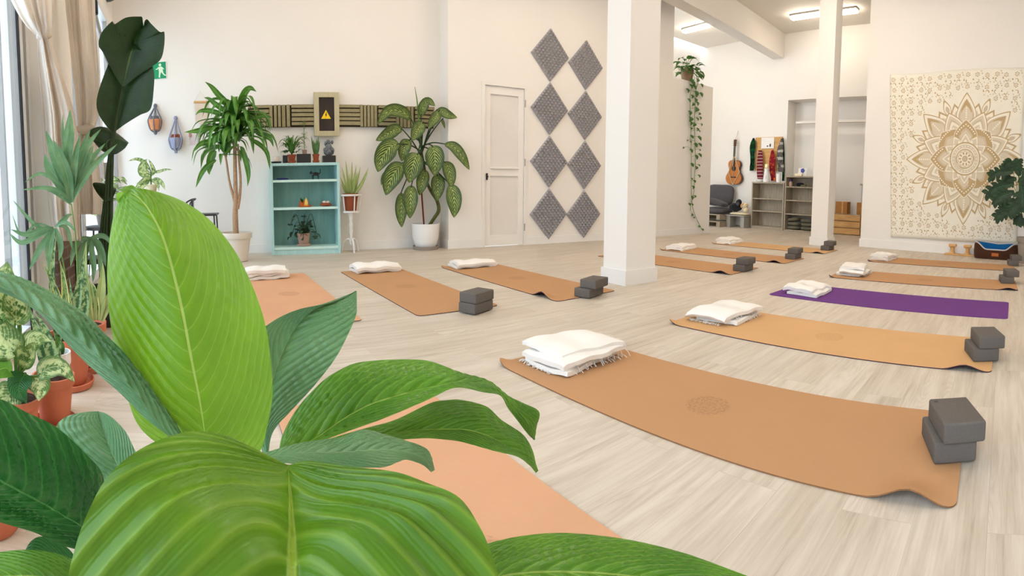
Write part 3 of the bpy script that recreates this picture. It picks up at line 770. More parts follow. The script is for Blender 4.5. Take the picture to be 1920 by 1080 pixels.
# ================================================================== FOREGROUND PEACE LILY
def poly(pts, dists):
    """pixel polyline -> 3-D points; dists: one value, or control values spread along it"""
    n = len(pts); out = []
    for i, (x, y) in enumerate(pts):
        t = i / max(1, n - 1) * (len(dists) - 1); k = min(int(t), max(0, len(dists) - 2)); d = dists[k] if len(dists) == 1 else dists[k] + (dists[k + 1] - dists[k]) * (t - k)
        out.append(UP(x, y, d))
    return out
def broad_leaf(parent, o, A, mid, B, dA, dM, dB, mat, nu=90, nv=24, ridge=.004, rfreq=14, bulge=.12, slope=.4, name='leaf', label=None):
    """three traced rails (edge, midrib, edge), each base -> tip, become a curved corrugated blade"""
    rails = [resample(spline(poly(p, d), 10), nu) for p, d in ((A, dA), (mid, dM), (B, dB))]
    vs_, uvs, fs = [], [], []
    for i in range(nu + 1):
        a, m, b_ = (r[i] for r in rails); u = i / nu
        ta = (rails[1][min(i + 1, nu)] - rails[1][max(i - 1, 0)]).normalized()
        nr = (b_ - a).cross(ta)
        nr = nr.normalized() if nr.length > 1e-9 else V(0, 0, 1)
        if nr.dot(O - m) < 0: nr = -nr
        for j in range(nv + 1):
            v = -1 + 2 * j / nv; e = a if v < 0 else b_; w = abs(v)
            p = m.lerp(e, w); L = (e - m).length
            h = bulge * L * math.sin(PI * w ** .8) * .8
            h += min(1, L / .05) * ridge * math.sin(2 * PI * (u * rfreq - slope * rfreq * w ** 1.3)) * math.sin(PI * w) ** .7
            h -= min(1, L / .03) * .0015 * math.exp(-(w / .09) ** 2)
            vs_.append(p + nr * h); uvs.append((u, (v + 1) / 2))
    for i in range(nu):
        for j in range(nv):
            a = i * (nv + 1) + j; fs.append((a, a + 1, a + nv + 2, a + nv + 1))
    m = MB(o); m.add(vs_, fs, 0, uvs); ob = m.build(name, mat, parent, True, (0, 0, 0), 0, 80)
    if label: ob['label'] = label
    return ob
LO = V(-.52, -.09, 0)
lily = thing('peace_lily', 'huge broad-leaved green plant filling the left foreground', 'plant', LO)
MB(LO).lathe([(.09, 0), (.105, .01), (.135, .2), (.145, .205), (.145, .235), (.135, .235), (.128, .21)], LO, 36).build('pot', M['terra'], lily, loc=(0, 0, 0))
MB(LO).lathe([(.0, .212), (.13, .208)], LO, 30).build('soil', M['soil'], lily, loc=(0, 0, 0))
# bright upright leaf
A1 = [(388, 856), (330, 850), (290, 828), (255, 790), (232, 720), (215, 650), (204, 580), (201, 500), (208, 430), (219, 384), (232, 362)]
M1_ = [(388, 850), (386, 826), (374, 750), (358, 670), (343, 590), (327, 520), (310, 458), (292, 415), (270, 380), (250, 362), (240, 358)]
B1 = [(388, 856), (440, 870), (486, 848), (502, 795), (511, 740), (508, 680), (498, 610), (475, 540), (440, 470), (396, 415), (350, 381), (300, 361), (258, 354), (240, 356)]
broad_leaf(lily, LO, A1, M1_, B1, [.47, .51, .55, .555], [.45, .46, .49, .55], [.47, .52, .565, .56], M['lilybright'], 110, 28, .0016, 15, .10, .6, label='upright lime green leaf, lit through')
c = MB(LO); ctr = UP(236, 366, .552); sd = ray(233, 362).normalized(); up_ = V(0, 0, 1); rt = sd.cross(up_).normalized(); up_ = rt.cross(sd); ax = (sd * .8 + rt * .55 + up_ * .2).normalized(); e1 = (rt - ax * rt.dot(ax)).normalized(); e2 = ax.cross(e1)
def scroll(u, v):
    a = u * 5.6 - 1.9; r = .0085 * (1 - .25 * u); return ctr + e1 * (r * math.cos(a)) + e2 * (r * math.sin(a)) + ax * ((v - .5) * .026 * (1 - .3 * u))
c.grid(scroll, 24, 6).build('leaf_tip', M['lilybright'], lily, loc=(0, 0, 0))
# long leaf pointing left
broad_leaf(lily, LO, [(345, 822), (318, 770), (280, 716), (240, 668), (200, 628), (165, 592), (120, 562), (72, 534), (30, 518), (-20, 510), (-90, 505)],
           [(330, 826), (300, 795), (255, 735), (205, 685), (165, 650), (120, 612), (80, 585), (45, 562), (5, 538), (-45, 520), (-90, 508)],
           [(328, 826), (292, 800), (262, 775), (228, 740), (196, 712), (165, 684), (126, 645), (80, 594), (36, 563), (-20, 540), (-90, 512)],
           [.46, .55, .6], [.44, .50, .56], [.44, .5, .56], M['lilyblue'], 90, 24, .0032, 15, .16, .25)
# grey green leaf right of the bright one
broad_leaf(lily, LO, [(500, 860), (462, 780), (452, 700), (478, 634), (512, 602), (560, 580), (615, 569), (645, 558), (667, 545)],
           [(500, 862), (494, 800), (502, 745), (518, 692), (537, 645), (556, 610), (585, 582), (625, 563), (668, 546)],
           [(502, 862), (512, 810), (550, 766), (592, 720), (630, 670), (655, 622), (668, 590), (669, 570), (669, 546)],
           [.56, .6, .66], [.54, .60, .66], [.54, .58, .66], M['lilyblue'], 80, 24, .0016, 17, .10, .5)
# arching leaf to the right, upper
broad_leaf(lily, LO, [(522, 850), (530, 815), (557, 766), (602, 717), (640, 692), (675, 679), (741, 674), (806, 677), (863, 699), (908, 712), (940, 736), (980, 755), (1011, 772), (1006, 800), (1001, 825)],
           [(524, 852), (560, 838), (600, 816), (640, 788), (690, 760), (740, 743), (785, 730), (846, 718), (890, 718), (925, 727), (955, 752), (985, 785), (997, 808), (1001, 825)],
           [(526, 852), (570, 843), (612, 824), (660, 806), (708, 789), (760, 768), (806, 748), (855, 727), (908, 736), (938, 742), (952, 765), (969, 787), (988, 812), (1001, 825)],
           [.50, .56, .62, .66], [.48, .53, .59, .65], [.47, .51, .57, .64], M['lily'], 110, 24, .0026, 18, .14, .3)
# arching leaf to the right, lower
broad_leaf(lily, LO, [(560, 846), (614, 824), (680, 804), (741, 787), (806, 756), (840, 750), (867, 750), (912, 762), (940, 787), (981, 815), (1000, 848), (1006, 884)],
           [(562, 850), (620, 836), (690, 818), (760, 808), (806, 805), (867, 805), (908, 814), (940, 829), (969, 848), (990, 866), (1006, 886)],
           [(564, 852), (640, 842), (720, 828), (790, 822), (830, 824), (867, 829), (928, 846), (969, 856), (992, 872), (1006, 886)],
           [.55, .6, .66], [.53, .58, .64], [.52, .56, .62], M['lily'], 100, 22, .0018, 20, .14, .4)
# small leaf in front of them
broad_leaf(lily, LO, [(470, 866), (520, 845), (561, 831), (605, 824), (643, 819), (680, 805), (724, 815), (765, 827), (790, 836), (804, 848), (809, 884)],
           [(470, 868), (530, 853), (590, 848), (650, 846), (700, 842), (740, 842), (775, 850), (798, 862), (809, 885)],
           [(470, 872), (529, 868), (602, 876), (675, 877), (720, 876), (745, 867), (761, 862), (781, 867), (796, 874), (809, 886)],
           [.45, .49, .53], [.42, .46, .5], [.40, .45, .5], M['lilyblue'], 70, 20, .0012, 15, .12, .4)
# the broad leaf hanging towards the viewer
broad_leaf(lily, LO, [(540, 872), (480, 842), (420, 816), (350, 810), (270, 838), (205, 890), (165, 960), (140, 1030), (128, 1100), (150, 1200), (230, 1330), (420, 1450), (548, 1490)],
           [(540, 876), (544, 920), (547, 990), (548, 1060), (548, 1140), (548, 1220), (548, 1310), (548, 1400), (548, 1490)],
           [(542, 872), (580, 864), (650, 874), (738, 884), (800, 905), (860, 932), (898, 985), (922, 1040), (936, 1100), (920, 1210), (840, 1340), (680, 1450), (550, 1490)],
           [.37, .35, .31, .29, .27, .26], [.36, .33, .285, .265, .26, .255], [.37, .35, .31, .29, .27, .26], M['lilyfront'], 110, 40, .0022, 9, .10, .5, label='broad leaf hanging towards the viewer')
# dark leaf at left
broad_leaf(lily, LO, [(175, 1020), (196, 960), (193, 892), (159, 849), (106, 801), (48, 772), (0, 748), (-70, 735), (-150, 760)],
           [(172, 1022), (159, 991), (115, 965), (72, 940), (0, 902), (-50, 875), (-100, 840), (-150, 765)],
           [(168, 1024), (144, 1030), (100, 1016), (63, 998), (0, 979), (-50, 960), (-110, 900), (-150, 770)],
           [.45, .42, .40], [.43, .40, .38], [.42, .38, .37], M['lilydark'], 80, 24, .0040, 13, .12, .3)
broad_leaf(lily, LO, [(280, 990), (200, 930), (130, 860), (106, 806), (118, 785), (140, 776), (165, 772), (184, 771)],
           [(285, 985), (255, 930), (230, 890), (210, 850), (198, 820), (190, 795), (184, 772)],
           [(290, 980), (280, 920), (265, 870), (250, 838), (236, 810), (217, 789), (200, 776), (184, 771)],
           [.56, .6, .62], [.53, .57, .62], [.53, .57, .62], M['lilyblue'], 60, 20, .0016, 14, .12, .5)
# lower right leaf
broad_leaf(lily, LO, [(800, 1100), (850, 1050), (918, 1018), (1000, 1002), (1080, 1000), (1180, 1012), (1280, 1036), (1370, 1068), (1420, 1090), (1470, 1130)],
           [(800, 1120), (880, 1095), (960, 1075), (1050, 1070), (1150, 1075), (1250, 1088), (1350, 1105), (1470, 1132)],
           [(800, 1150), (880, 1180), (960, 1195), (1050, 1200), (1150, 1195), (1250, 1180), (1350, 1160), (1470, 1135)],
           [.40, .44, .47], [.37, .40, .46], [.34, .36, .44], M['lily'], 90, 24, .0026, 17, .14, .35)
# bottom left leaf and a shaded one behind
broad_leaf(lily, LO, [(190, 1130), (160, 1070), (120, 1042), (60, 1031), (0, 1035), (-70, 1050), (-120, 1090)],
           [(190, 1140), (130, 1095), (70, 1080), (10, 1080), (-60, 1085), (-120, 1095)],
           [(190, 1150), (130, 1150), (70, 1155), (10, 1150), (-60, 1130), (-120, 1100)],
           [.33, .33, .34], [.31, .31, .33], [.30, .30, .33], M['lily'], 60, 20, .0020, 12, .12, .35)
broad_leaf(lily, LO, [(150, 1060), (130, 1030), (100, 1012), (75, 1006), (55, 1018), (40, 1050)],
           [(150, 1070), (120, 1050), (90, 1040), (65, 1040), (40, 1052)],
           [(150, 1080), (120, 1080), (90, 1080), (65, 1070), (40, 1055)],
           [.46], [.46], [.46], M['lilydark'], 40, 14, .001, 10, .1, .3)
st = [((388, 850), .455), ((330, 826), .445), ((500, 862), .545), ((524, 852), .485), ((562, 850), .535), ((470, 868), .425), ((540, 876), .365), ((172, 1022), .435), ((285, 985), .535), ((800, 1120), .375), ((190, 1140), .315), ((150, 1070), .46)]
for k, ((x, y), d_) in enumerate(st):
    e = UP(x, y, d_); a = k * 2.4; b0 = LO + V(.05 * math.cos(a), .05 * math.sin(a), .2)
    mid = b0.lerp(e, .55) + V(0, 0, -.02)
    tip = e + (ray(x, y).normalized() * .004)
    MB(LO).tube([b0, mid, tip], [.006, .004, .0028], 8, smooth=8).build('stem', M['stemgreen'], lily, loc=(0, 0, 0))
# ================================================================== WINDOW SIDE: CURTAINS AND POTTED PLANTS
def curtain(label, rows, nfold, seed, parts=('drape',), cut=None):
    """rows: (px left, px right, py, dist) from the top down"""
    rd = random.Random(seed); ph = [rd.uniform(0, 6) for _ in range(5)]
    rows = [tuple(map(float, r)) for r in rows]
    o = UP((rows[0][0] + rows[0][1]) / 2, rows[0][2], rows[0][3])
    R3 = spline([Vector((r[0], r[1], r[2])) for r in rows], 8); D = resample([Vector((r[3], 0, 0)) for r in rows], 1) if 0 else None
    n = len(R3) - 1
    def dist(t):
        k = min(int(t * (len(rows) - 1)), len(rows) - 2); f_ = t * (len(rows) - 1) - k; return rows[k][3] * (1 - f_) + rows[k + 1][3] * f_
    def fn(u, v):
        r = R3[min(n, int(round(u * n)))]
        vv = v + .05 * math.sin(v * 9 + u * 4 + ph[3]) * math.sin(PI * v)
        x = r[0] + (r[1] - r[0]) * vv; wpx = abs(r[1] - r[0])
        amp = min(.045, .0005 * wpx + .010)
        d_ = dist(u) + amp * math.sin(v * nfold * 2 * PI + ph[0] + 1.2 * math.sin(u * 3 + ph[1])) + amp * .4 * math.sin(v * nfold * 4.7 * PI + ph[2] + u * 2) - .10 * math.sin(PI * v)
        return UP(x, r[2], d_)
    m = MB(o); m.grid(fn, n, 64)
    t = thing('curtain', label, 'curtain', o)
    b = m.build('drape', M['curtain'], t, True, (0, 0, 0), 0, 80)
    md = b.modifiers.new('thick', 'SOLIDIFY'); md.thickness = .003
    return t, o
t, o = curtain('knotted beige linen curtain at the left, beside the big glass pane', [(-60, 92, -260, 2.75), (-30, 96, -130, 2.72), (0, 98, -40, 2.70), (20, 101, 0, 2.68), (36, 100, 30, 2.68), (52, 98, 52, 2.72), (66, 92, 65, 2.78), (70, 95, 76, 2.84), (70, 108, 110, 2.9), (74, 124, 160, 2.92), (78, 140, 215, 2.94), (82, 146, 280, 2.95), (88, 148, 350, 2.95), (94, 150, 410, 2.95), (104, 152, 452, 2.95)], 2.2, 3)
k = MB(o); k.blob(UP(82, 66, 2.76), (.085, .085, .05), .08, seed=4); k.build('knot', M['curtain'], t, loc=(0, 0, 0))
t, o = curtain('second beige linen curtain, tied low, behind the dark tall plant', [(112, 178, -250, 3.35), (118, 178, -120, 3.35), (122, 178, 0, 3.35), (128, 180, 60, 3.35), (134, 184, 120, 3.35), (140, 186, 170, 3.35), (144, 184, 215, 3.38), (146, 178, 240, 3.42), (146, 180, 256, 3.44), (140, 184, 300, 3.44), (136, 190, 350, 3.44), (138, 191, 385, 3.44), (140, 190, 402, 3.44)], 2.2, 9)
k = MB(o); k.blob(UP(161, 243, 3.34), (.13, .13, .07), .08, seed=5); k.build('knot', M['curtain'], t, loc=(0, 0, 0))
# beige wall strip between the curtains: a slim masonry pier
a = onW(112, 300, .06); b_ = onW(136, 300, .06)
brick = NT('rough brown brick'); co = brick.coord('Object', (1, 1, 1), (PI / 2, 0, 0))
bt = brick.n('TexBrick', {'Vector': co, 'Color1': rgb(92, 74, 64), 'Color2': rgb(120, 98, 84), 'Mortar': rgb(128, 116, 106), 'Scale': 1., 'Mortar Size': .008, 'Brick Width': .2, 'Row Height': .07})
M['brick'] = brick.end(brick.bsdf(bt.outputs[0], .9, .1, 0, brick.bump(bt.outputs[1], .5, .01)))
p0, p1 = onW(97, 400, .10), onW(146, 400, .10)
pr = MB(); q0, q1 = V(p0.x, p0.y, 0), V(p1.x, p1.y, 0)
pr.prism([q0, q1, q1 - WN * .1, q0 - WN * .1], (0, 0, zW)); struct(pr.build('trim_6', M['wall'], smooth=False))
pr = MB(); q0, q1 = q0 + WN * .001, q1 + WN * .001
pr.prism([q0, q1, q1 + WN * .02, q0 + WN * .02], (0, 0, .95)); struct(pr.build('trim_7', M['brick'], smooth=False))

def pot(name, label, cat, base, r, h, mat, saucer=False, soil=True, group=None, rim=True):
    t = thing(name, label, cat, base, 0, group)
    z0 = .018 if saucer else 0
    pr = [(r * .66, z0), (r * .72, z0 + .006), (r * .93, z0 + h * .8)]
    pr += [(r, z0 + h * .8), (r * 1.02, z0 + h * .82), (r * 1.03, z0 + h)] if rim else [(r * .98, z0 + h * .93), (r, z0 + h)]
    pr += [(r * .94, z0 + h), (r * .9, z0 + h * .9)]
    MB().lathe(pr, (0, 0, 0), 32).build('pot', mat, t)
    if saucer: MB().lathe([(r * .78, 0), (r * .95, .004), (r * 1.02, .028), (r * .98, .03), (r * .9, .012), (.01, .0125)], (0, 0, 0), 32).build('saucer', mat, t)
    if soil: MB().lathe([(r * .915, z0 + h * .9), (r * .5, z0 + h * .93), (0, z0 + h * .94)], (0, 0, 0), 24).build('soil', M['soil'], t)
    return t, Vector(base) + V(0, 0, z0 + h * .92)
def traced(parent, base, pts, d, w, mat, shape='oval', name='leaf', side=None, nu=16, nv=6, fold=.25, wave=0., stem=True, sr=.004, smat='stemgreen', ridge=0., rfreq=12, foot=None):
    """leaf whose midrib follows pixel points (base -> tip); d: distances; w in metres"""
    P = poly(pts, d); o = parent.location
    m = MB(o); m.cx = XB + .012
    if side is None:   # face the viewer: width across the line of sight
        ax = P[-1] - P[0]; mid = P[len(P) // 2]; side = ax.cross(O - mid)
    m.leaf(P, w, shape, side, fold, wave, nu, nv, seed=len(pts) + int(pts[0][0]), ridge=ridge, rfreq=rfreq)
    ob = m.build(name, mat if not isinstance(mat, str) else M[mat], parent, True, (0, 0, 0), 0, 80)
    if stem:
        f0 = foot if foot is not None else base
        c1 = f0.lerp(P[0], .5) + V(0, 0, .03)
        ms_ = MB(o); ms_.cx = XB + .012; ms_.tube([f0, c1, P[0], P[0].lerp(P[1], .3)], [sr * 1.3, sr, sr * .8], 6, smooth=6).build('stem', M[smat], parent, loc=(0, 0, 0))
    return ob
R1 = random.Random(11)
# --- nearest small dieffenbachia in terracotta
P0 = onZ(37, 830)
t, s0 = pot('dieffenbachia', 'small cream-blotched dieffenbachia in a terracotta pot, nearest at the left edge', 'plant', P0, .076, .14, M['terra'], True, group=None)
dd = math.hypot(P0.x, P0.y)
for pts, w, kind in [
    ([(22, 600), (12, 560), (8, 520), (14, 490)], .14, 'dieffpale'), ([(26, 590), (-5, 570), (-40, 600), (-60, 640)], .14, 'dieffpale'), ([(30, 668), (10, 640), (-12, 608), (-25, 590)], .12, 'dieffpale'),
    ([(28, 610), (30, 580), (22, 550), (20, 530)], .1, 'dieffpale'), ([(45, 660), (60, 640), (80, 632), (96, 640)], .075, 'dieffpale'), ([(40, 690), (52, 668), (60, 650), (66, 640)], .06, 'dieffpale'),
    ([(70, 705), (92, 690), (118, 690), (140, 716)], .075, 'dieffpale'), ([(62, 710), (72, 720), (76, 735), (72, 752)], .085, 'dieffpale'), ([(48, 700), (38, 716), (36, 735), (50, 756)], .085, 'lilydark'), ([(30, 730), (18, 740), (2, 760), (-12, 790)], .10, 'dieffpale'), ([(24, 700), (10, 690), (-10, 700), (-20, 720)], .07, 'lily'),
    ([(48, 690), (44, 670), (38, 655), (36, 640)], .05, 'dieffpale')]:
    traced(t, s0, pts, [dd - .01, dd - .05, dd - .09], w, kind, 'ovate', nu=18, nv=8, fold=.3, sr=.004)
MB(P0).tube([s0, s0.lerp(UP(42, 650, dd), .6), UP(36, 600, dd)], [.011, .008], 8, smooth=6).build('stalk', M['stemgreen'], t, loc=(0, 0, 0))
# --- snake plant in the second terracotta pot
P0 = onZ(104, 797); dd = math.hypot(P0.x, P0.y)
t, s0 = pot('snake_plant', 'banded snake plant in a terracotta pot behind the small dieffenbachia', 'plant', P0, .074, .165, M['terra'], True)
for pts, w in [([(102, 735), (88, 690), (72, 630), (55, 575)], .055), ([(104, 735), (100, 680), (85, 620), (65, 585)], .06), ([(108, 735), (110, 690), (112, 655), (116, 622)], .022), ([(100, 737), (84, 700), (78, 650), (76, 610)], .04)]:
    traced(t, s0, pts, [dd, dd + .05, dd + .09], w, 'snake', 'blade', stem=False, fold=.3)
# --- white pot between
P0 = UP(110, 722, 1.9); P0.z = 0; dd = 1.86
t, s0 = pot('potted_plant', 'white plastic pot with a little green plant between the terracotta pots', 'plant', P0, .05, .225, M['potwhite'], False)
for pts, w in [([(108, 668), (100, 660), (92, 655), (84, 660)], .05), ([(110, 668), (112, 650), (108, 636), (104, 628)], .04)]:
    traced(t, s0, pts, [dd + .08], w, 'pothos', 'ovate')
# --- snake plant, larger terracotta pot
P0 = onZ(131, 722); dd = math.hypot(P0.x, P0.y)
t, s0 = pot('snake_plant', 'tall snake plant with yellow-edged leaves in the larger terracotta pot with saucer', 'plant', P0, .105, .20, M['terra'], True)
for pts, w, mt_ in [([(118, 655), (112, 600), (100, 540), (88, 492)], .055, 'snake'), ([(126, 655), (124, 590), (120, 530), (112, 488)], .05, 'snakeyellow'), ([(112, 655), (100, 560), (98, 500), (106, 440)], .042, 'snake'),
    ([(136, 655), (142, 600), (148, 540), (160, 470)], .055, 'snake'), ([(130, 655), (132, 610), (128, 560), (118, 528)], .045, 'snakeyellow'), ([(124, 655), (110, 560), (84, 500), (80, 490)], .04, 'snakeyellow'),
    ([(142, 655), (150, 610), (160, 570), (158, 500)], .05, 'snake'), ([(140, 655), (136, 600), (134, 560), (130, 520)], .03, 'snake'), ([(120, 655), (128, 620), (134, 570), (138, 545)], .04, 'snake')]:
    traced(t, s0, pts, [dd, dd, dd + R1.uniform(-.05, .05)], w, mt_, 'blade', stem=False, fold=.3)
# --- aloe-like plant in the rear terracotta pot
P0 = onZ(162, 690); dd = math.hypot(P0.x, P0.y)
t, s0 = pot('snake_plant', 'pale upright snake plant in the rearmost terracotta pot with saucer', 'plant', P0, .10, .20, M['terra'], True)
for pts, w in [([(182, 600), (188, 560), (192, 520), (193, 492)], .06), ([(176, 600), (170, 560), (166, 530), (163, 512)], .055), ([(188, 600), (200, 570), (210, 548), (218, 530)], .055), ([(170, 600), (162, 550), (158, 500), (162, 452)], .05), ([(180, 600), (178, 560), (176, 540), (172, 530)], .045), ([(176, 600), (168, 570), (156, 545), (150, 530)], .04)]:
    traced(t, s0, pts, [dd, dd, dd + R1.uniform(-.05, .05)], w, R1.choice(['aloe', 'snakeyellow', 'aloe']), 'blade', stem=False, fold=.35)
# --- terracotta pot at the bottom left
P0 = onZ(4, 992)
t, s0 = pot('potted_plant', 'terracotta pot on the floor at the lower left edge, mostly behind dark leaves', 'plant', P0 + V(-.0, -.03, 0), .095, .16, M['terra'], False)
for a in range(5):
    aa = a * 1.26 + .4; tip = s0 + V(.12 * math.cos(aa), .12 * math.sin(aa) - .05, .12)
    MB(t.location).leaf([s0, s0.lerp(tip, .5) + V(0, 0, .05), tip], .05, 'ovate').build('leaf', M['lily'], t, True, (0, 0, 0))
# --- dark wooden plant bench behind
D = 3.55
a, b_ = UP(134, 505, D), UP(222, 505, D)
c = (a + b_) / 2; c.z = 0; dx = (b_ - a); ang = math.atan2(dx.y, dx.x)
t = thing('plant_bench', 'dark wooden bench behind the snake plants, under the palm', 'bench', c, ang)
bz_ = .36; M['darkwood'] = wood('dark stained wood', rgb(44, 32, 28), rgb(66, 48, 40), .5, (3, 30, 30))
L_ = dx.length
MB().box((0, 0, bz_), (L_, .26, .035), 0, 0, .005).build('top', M['darkwood'], t)
for sx in (-1, 1):
    for sy_ in (-1, 1): MB().box((sx * (L_ / 2 - .03), sy_ * .1, bz_ / 2 - .01), (.04, .04, bz_ - .02)).build('leg', M['darkwood'], t, smooth=False)
MB().box((0, .08, .13), (L_ - .09, .02, .05)).build('stretcher', M['darkwood'], t, smooth=False)
# --- strelitzia
D = 3.15
P0 = UP(205, 640, D); P0.z = 0
t, s0 = pot('bird_of_paradise', 'tall dark plant with huge leathery leaves in front of the curtains', 'plant', P0, .13, .24, M['blackcer'])
def strel(A, mid, B, dA, dM, dB): broad_leaf(t, t.location, A, mid, B, dA, dM, dB, M['strel'], 60, 16, .002, 24, .08, .3)
strel([(229, 162), (210, 132), (194, 100), (185, 85), (190, 62), (210, 40), (214, 46), (236, 33), (262, 31), (267, 33), (268, 48)],
      [(231, 162), (236, 140), (241, 118), (247, 96), (255, 72), (262, 58), (269, 48)],
      [(234, 162), (258, 142), (286, 124), (302, 110), (308, 85), (308, 60), (300, 60), (284, 45), (276, 36), (271, 40), (270, 48)], [D, D - .1, D - .12], [D, D + .02, D - .02], [D, D - .06, D - .1])
strel([(210, 248), (196, 232), (184, 212), (181, 190), (188, 160), (200, 128), (212, 100), (230, 80)],
      [(212, 249), (216, 230), (224, 200), (231, 170), (236, 130), (240, 80)],
      [(214, 248), (236, 232), (262, 216), (282, 205), (288, 170), (288, 130), (270, 100), (250, 80)], [D + .05, D - .0, D - .02], [D + .06, D + .06, D + .06], [D + .05, D, D - .02])
strel([(205, 291), (190, 282), (176, 266), (166, 250), (176, 240), (196, 238), (220, 250), (240, 268)],
      [(206, 291), (200, 276), (202, 264), (214, 260), (228, 262), (241, 268)],
      [(207, 291), (220, 288), (232, 280), (236, 276), (240, 270), (242, 268)], [D + .1, D + .1], [D + .05, D + .05], [D, D])
strel([(196, 378), (182, 362), (174, 344), (190, 343), (205, 348), (218, 353)],
      [(197, 370), (196, 362), (200, 356), (208, 354), (218, 354)],
      [(198, 378), (206, 376), (212, 370), (216, 362), (218, 355)], [D + .1], [D + .06], [D])
for pts, r in [([(200, 600), (199, 470), (202, 380), (206, 290), (212, 248)], (.016, .012, .009)), ([(206, 600), (206, 480), (208, 400), (210, 300), (214, 250), (231, 162)], (.017, .013, .008)), ([(196, 600), (193, 480), (197, 400), (200, 330), (205, 288)], (.015, .01, .007)), ([(198, 600), (192, 500), (190, 430), (197, 368)], (.014, .01, .007))]:
    MB(t.location).tube([s0] + [UP(x, y, D + .02) for x, y in pts[1:]], r, 8, smooth=8).build('stalk', M['stemdark'], t, loc=(0, 0, 0))
# --- kentia palm
D = 2.5
P0 = UP(150, 720, D + .36); P0.z = 0
t, s0 = pot('palm', 'kentia palm with feathery fronds in front of the curtain', 'plant', P0, .12, .22, M['blackcer'])
def frond(stemp, lv, d):
    m = MB(t.location); m.tube([s0] + [UP(x, y, d) for x, y in stemp], [.006, .004, .0025], 6, smooth=6); m.build('stem', M['stemgreen'], t, loc=(0, 0, 0))
    m = MB(t.location)
    for k, (pts, w) in enumerate(lv):
        P = poly(pts, [d, d + R1.uniform(-.06, .06)]); ax = P[-1] - P[0]
        m.leaf(P, w * 1.1, 'lance', ax.cross(O - P[0]), .35, 0, 14, 4, seed=k)
    m.build('frond', M['palm'], t, True, (0, 0, 0), 0, 80)
frond([(146, 560), (143, 460), (134, 382)], [
    ([(134, 380), (118, 330), (98, 280), (86, 244)], .055), ([(134, 378), (112, 340), (92, 315), (84, 288)], .06), ([(133, 372), (122, 310), (124, 260), (132, 204)], .04), ([(133, 360), (128, 300), (134, 250), (132, 206)], .036), ([(133, 368), (124, 290), (118, 250), (118, 212)], .022),
    ([(134, 372), (142, 320), (154, 280), (170, 242)], .036), ([(134, 366), (150, 310), (166, 270), (190, 241)], .036), ([(134, 376), (152, 330), (170, 300), (198, 268)], .036), ([(134, 378), (152, 345), (176, 310), (220, 270)], .032), ([(134, 376), (146, 340), (160, 310), (176, 272)], .04),
    ([(134, 380), (116, 362), (88, 352), (40, 356)], .02), ([(134, 380), (110, 345), (76, 325), (46, 342)], .02), ([(134, 384), (100, 360), (70, 350), (56, 358)], .014), ([(133, 374), (126, 330), (112, 290), (100, 262)], .05), ([(134, 374), (138, 320), (144, 280), (152, 250)], .035)], D)
frond([(130, 600), (120, 500), (100, 428)], [
    ([(100, 428), (84, 430), (60, 416), (24, 375)], .018), ([(100, 428), (80, 430), (50, 440), (20, 430)], .03), ([(100, 428), (74, 440), (40, 455), (16, 436)], .03), ([(100, 430), (86, 450), (70, 475), (55, 506)], .036), ([(100, 430), (94, 455), (92, 480), (96, 510)], .04),
    ([(104, 428), (112, 450), (114, 470), (110, 490)], .03), ([(106, 424), (120, 412), (128, 404), (136, 402)], .025), ([(110, 424), (124, 426), (130, 440), (136, 470)], .02), ([(104, 426), (116, 418), (130, 420), (142, 436)], .02), ([(100, 428), (70, 420), (40, 440), (22, 400)], .012)], D + .14)
frond([(160, 600), (168, 500), (170, 446)], [
    ([(170, 446), (158, 460), (150, 490), (148, 520)], .04), ([(170, 446), (172, 470), (176, 500), (174, 530)], .035), ([(170, 446), (184, 455), (194, 480), (198, 500)], .035), ([(170, 446), (190, 442), (202, 448), (210, 462)], .03), ([(170, 446), (150, 450), (138, 470), (132, 500)], .035), ([(170, 446), (160, 480), (158, 510), (160, 540)], .03), ([(172, 446), (186, 470), (188, 500), (190, 530)], .03)], D + .5)
# --- pothos bush on a small grey side table behind the dark stalks
D = 4.6
c = UP(196, 430, D); c.z = 0
t = thing('side_table', 'small grey side table behind the dark stalks by the windows', 'table', c)
MB().lathe([(.0, .50), (.2, .50), (.2, .53), (0, .53)], (0, 0, 0), 28).build('top', M['greyfab'], t)
for a in (0, 2.1, 4.2): MB().tube([(.15 * math.cos(a), .15 * math.sin(a), .5), (.19 * math.cos(a), .19 * math.sin(a), 0)], .01).build('leg', M['blackmetal'], t)
t, s0 = pot('pothos', 'leafy green pot plant behind the dark stalks by the windows', 'plant', (c.x, c.y, .531), .08, .13, M['potgrey'])
m = MB(t.location)
for k in range(90):
    a = R1.uniform(0, 2 * PI); r = R1.uniform(.05, .32); z = R1.uniform(.06, .34) - r * .25; e = s0 + V(r * math.cos(a), r * math.sin(a), z)
    m.leaf([e, e + V(.04 * math.cos(a), .04 * math.sin(a), .01), e + V(.11 * math.cos(a), .11 * math.sin(a), -.03)], .085, 'heart', seed=k, nu=8, nv=4)
m.build('foliage', M['dieffpale'], t, True, (0, 0, 0), 0, 80)
m = MB(t.location)
for k in range(12):
    a = k * .52; m.tube([s0, s0 + V(.1 * math.cos(a), .1 * math.sin(a), .12), s0 + V(.22 * math.cos(a), .22 * math.sin(a), .1)], .003, 5, smooth=4)
m.build('stems', M['stemgreen'], t, loc=(0, 0, 0))
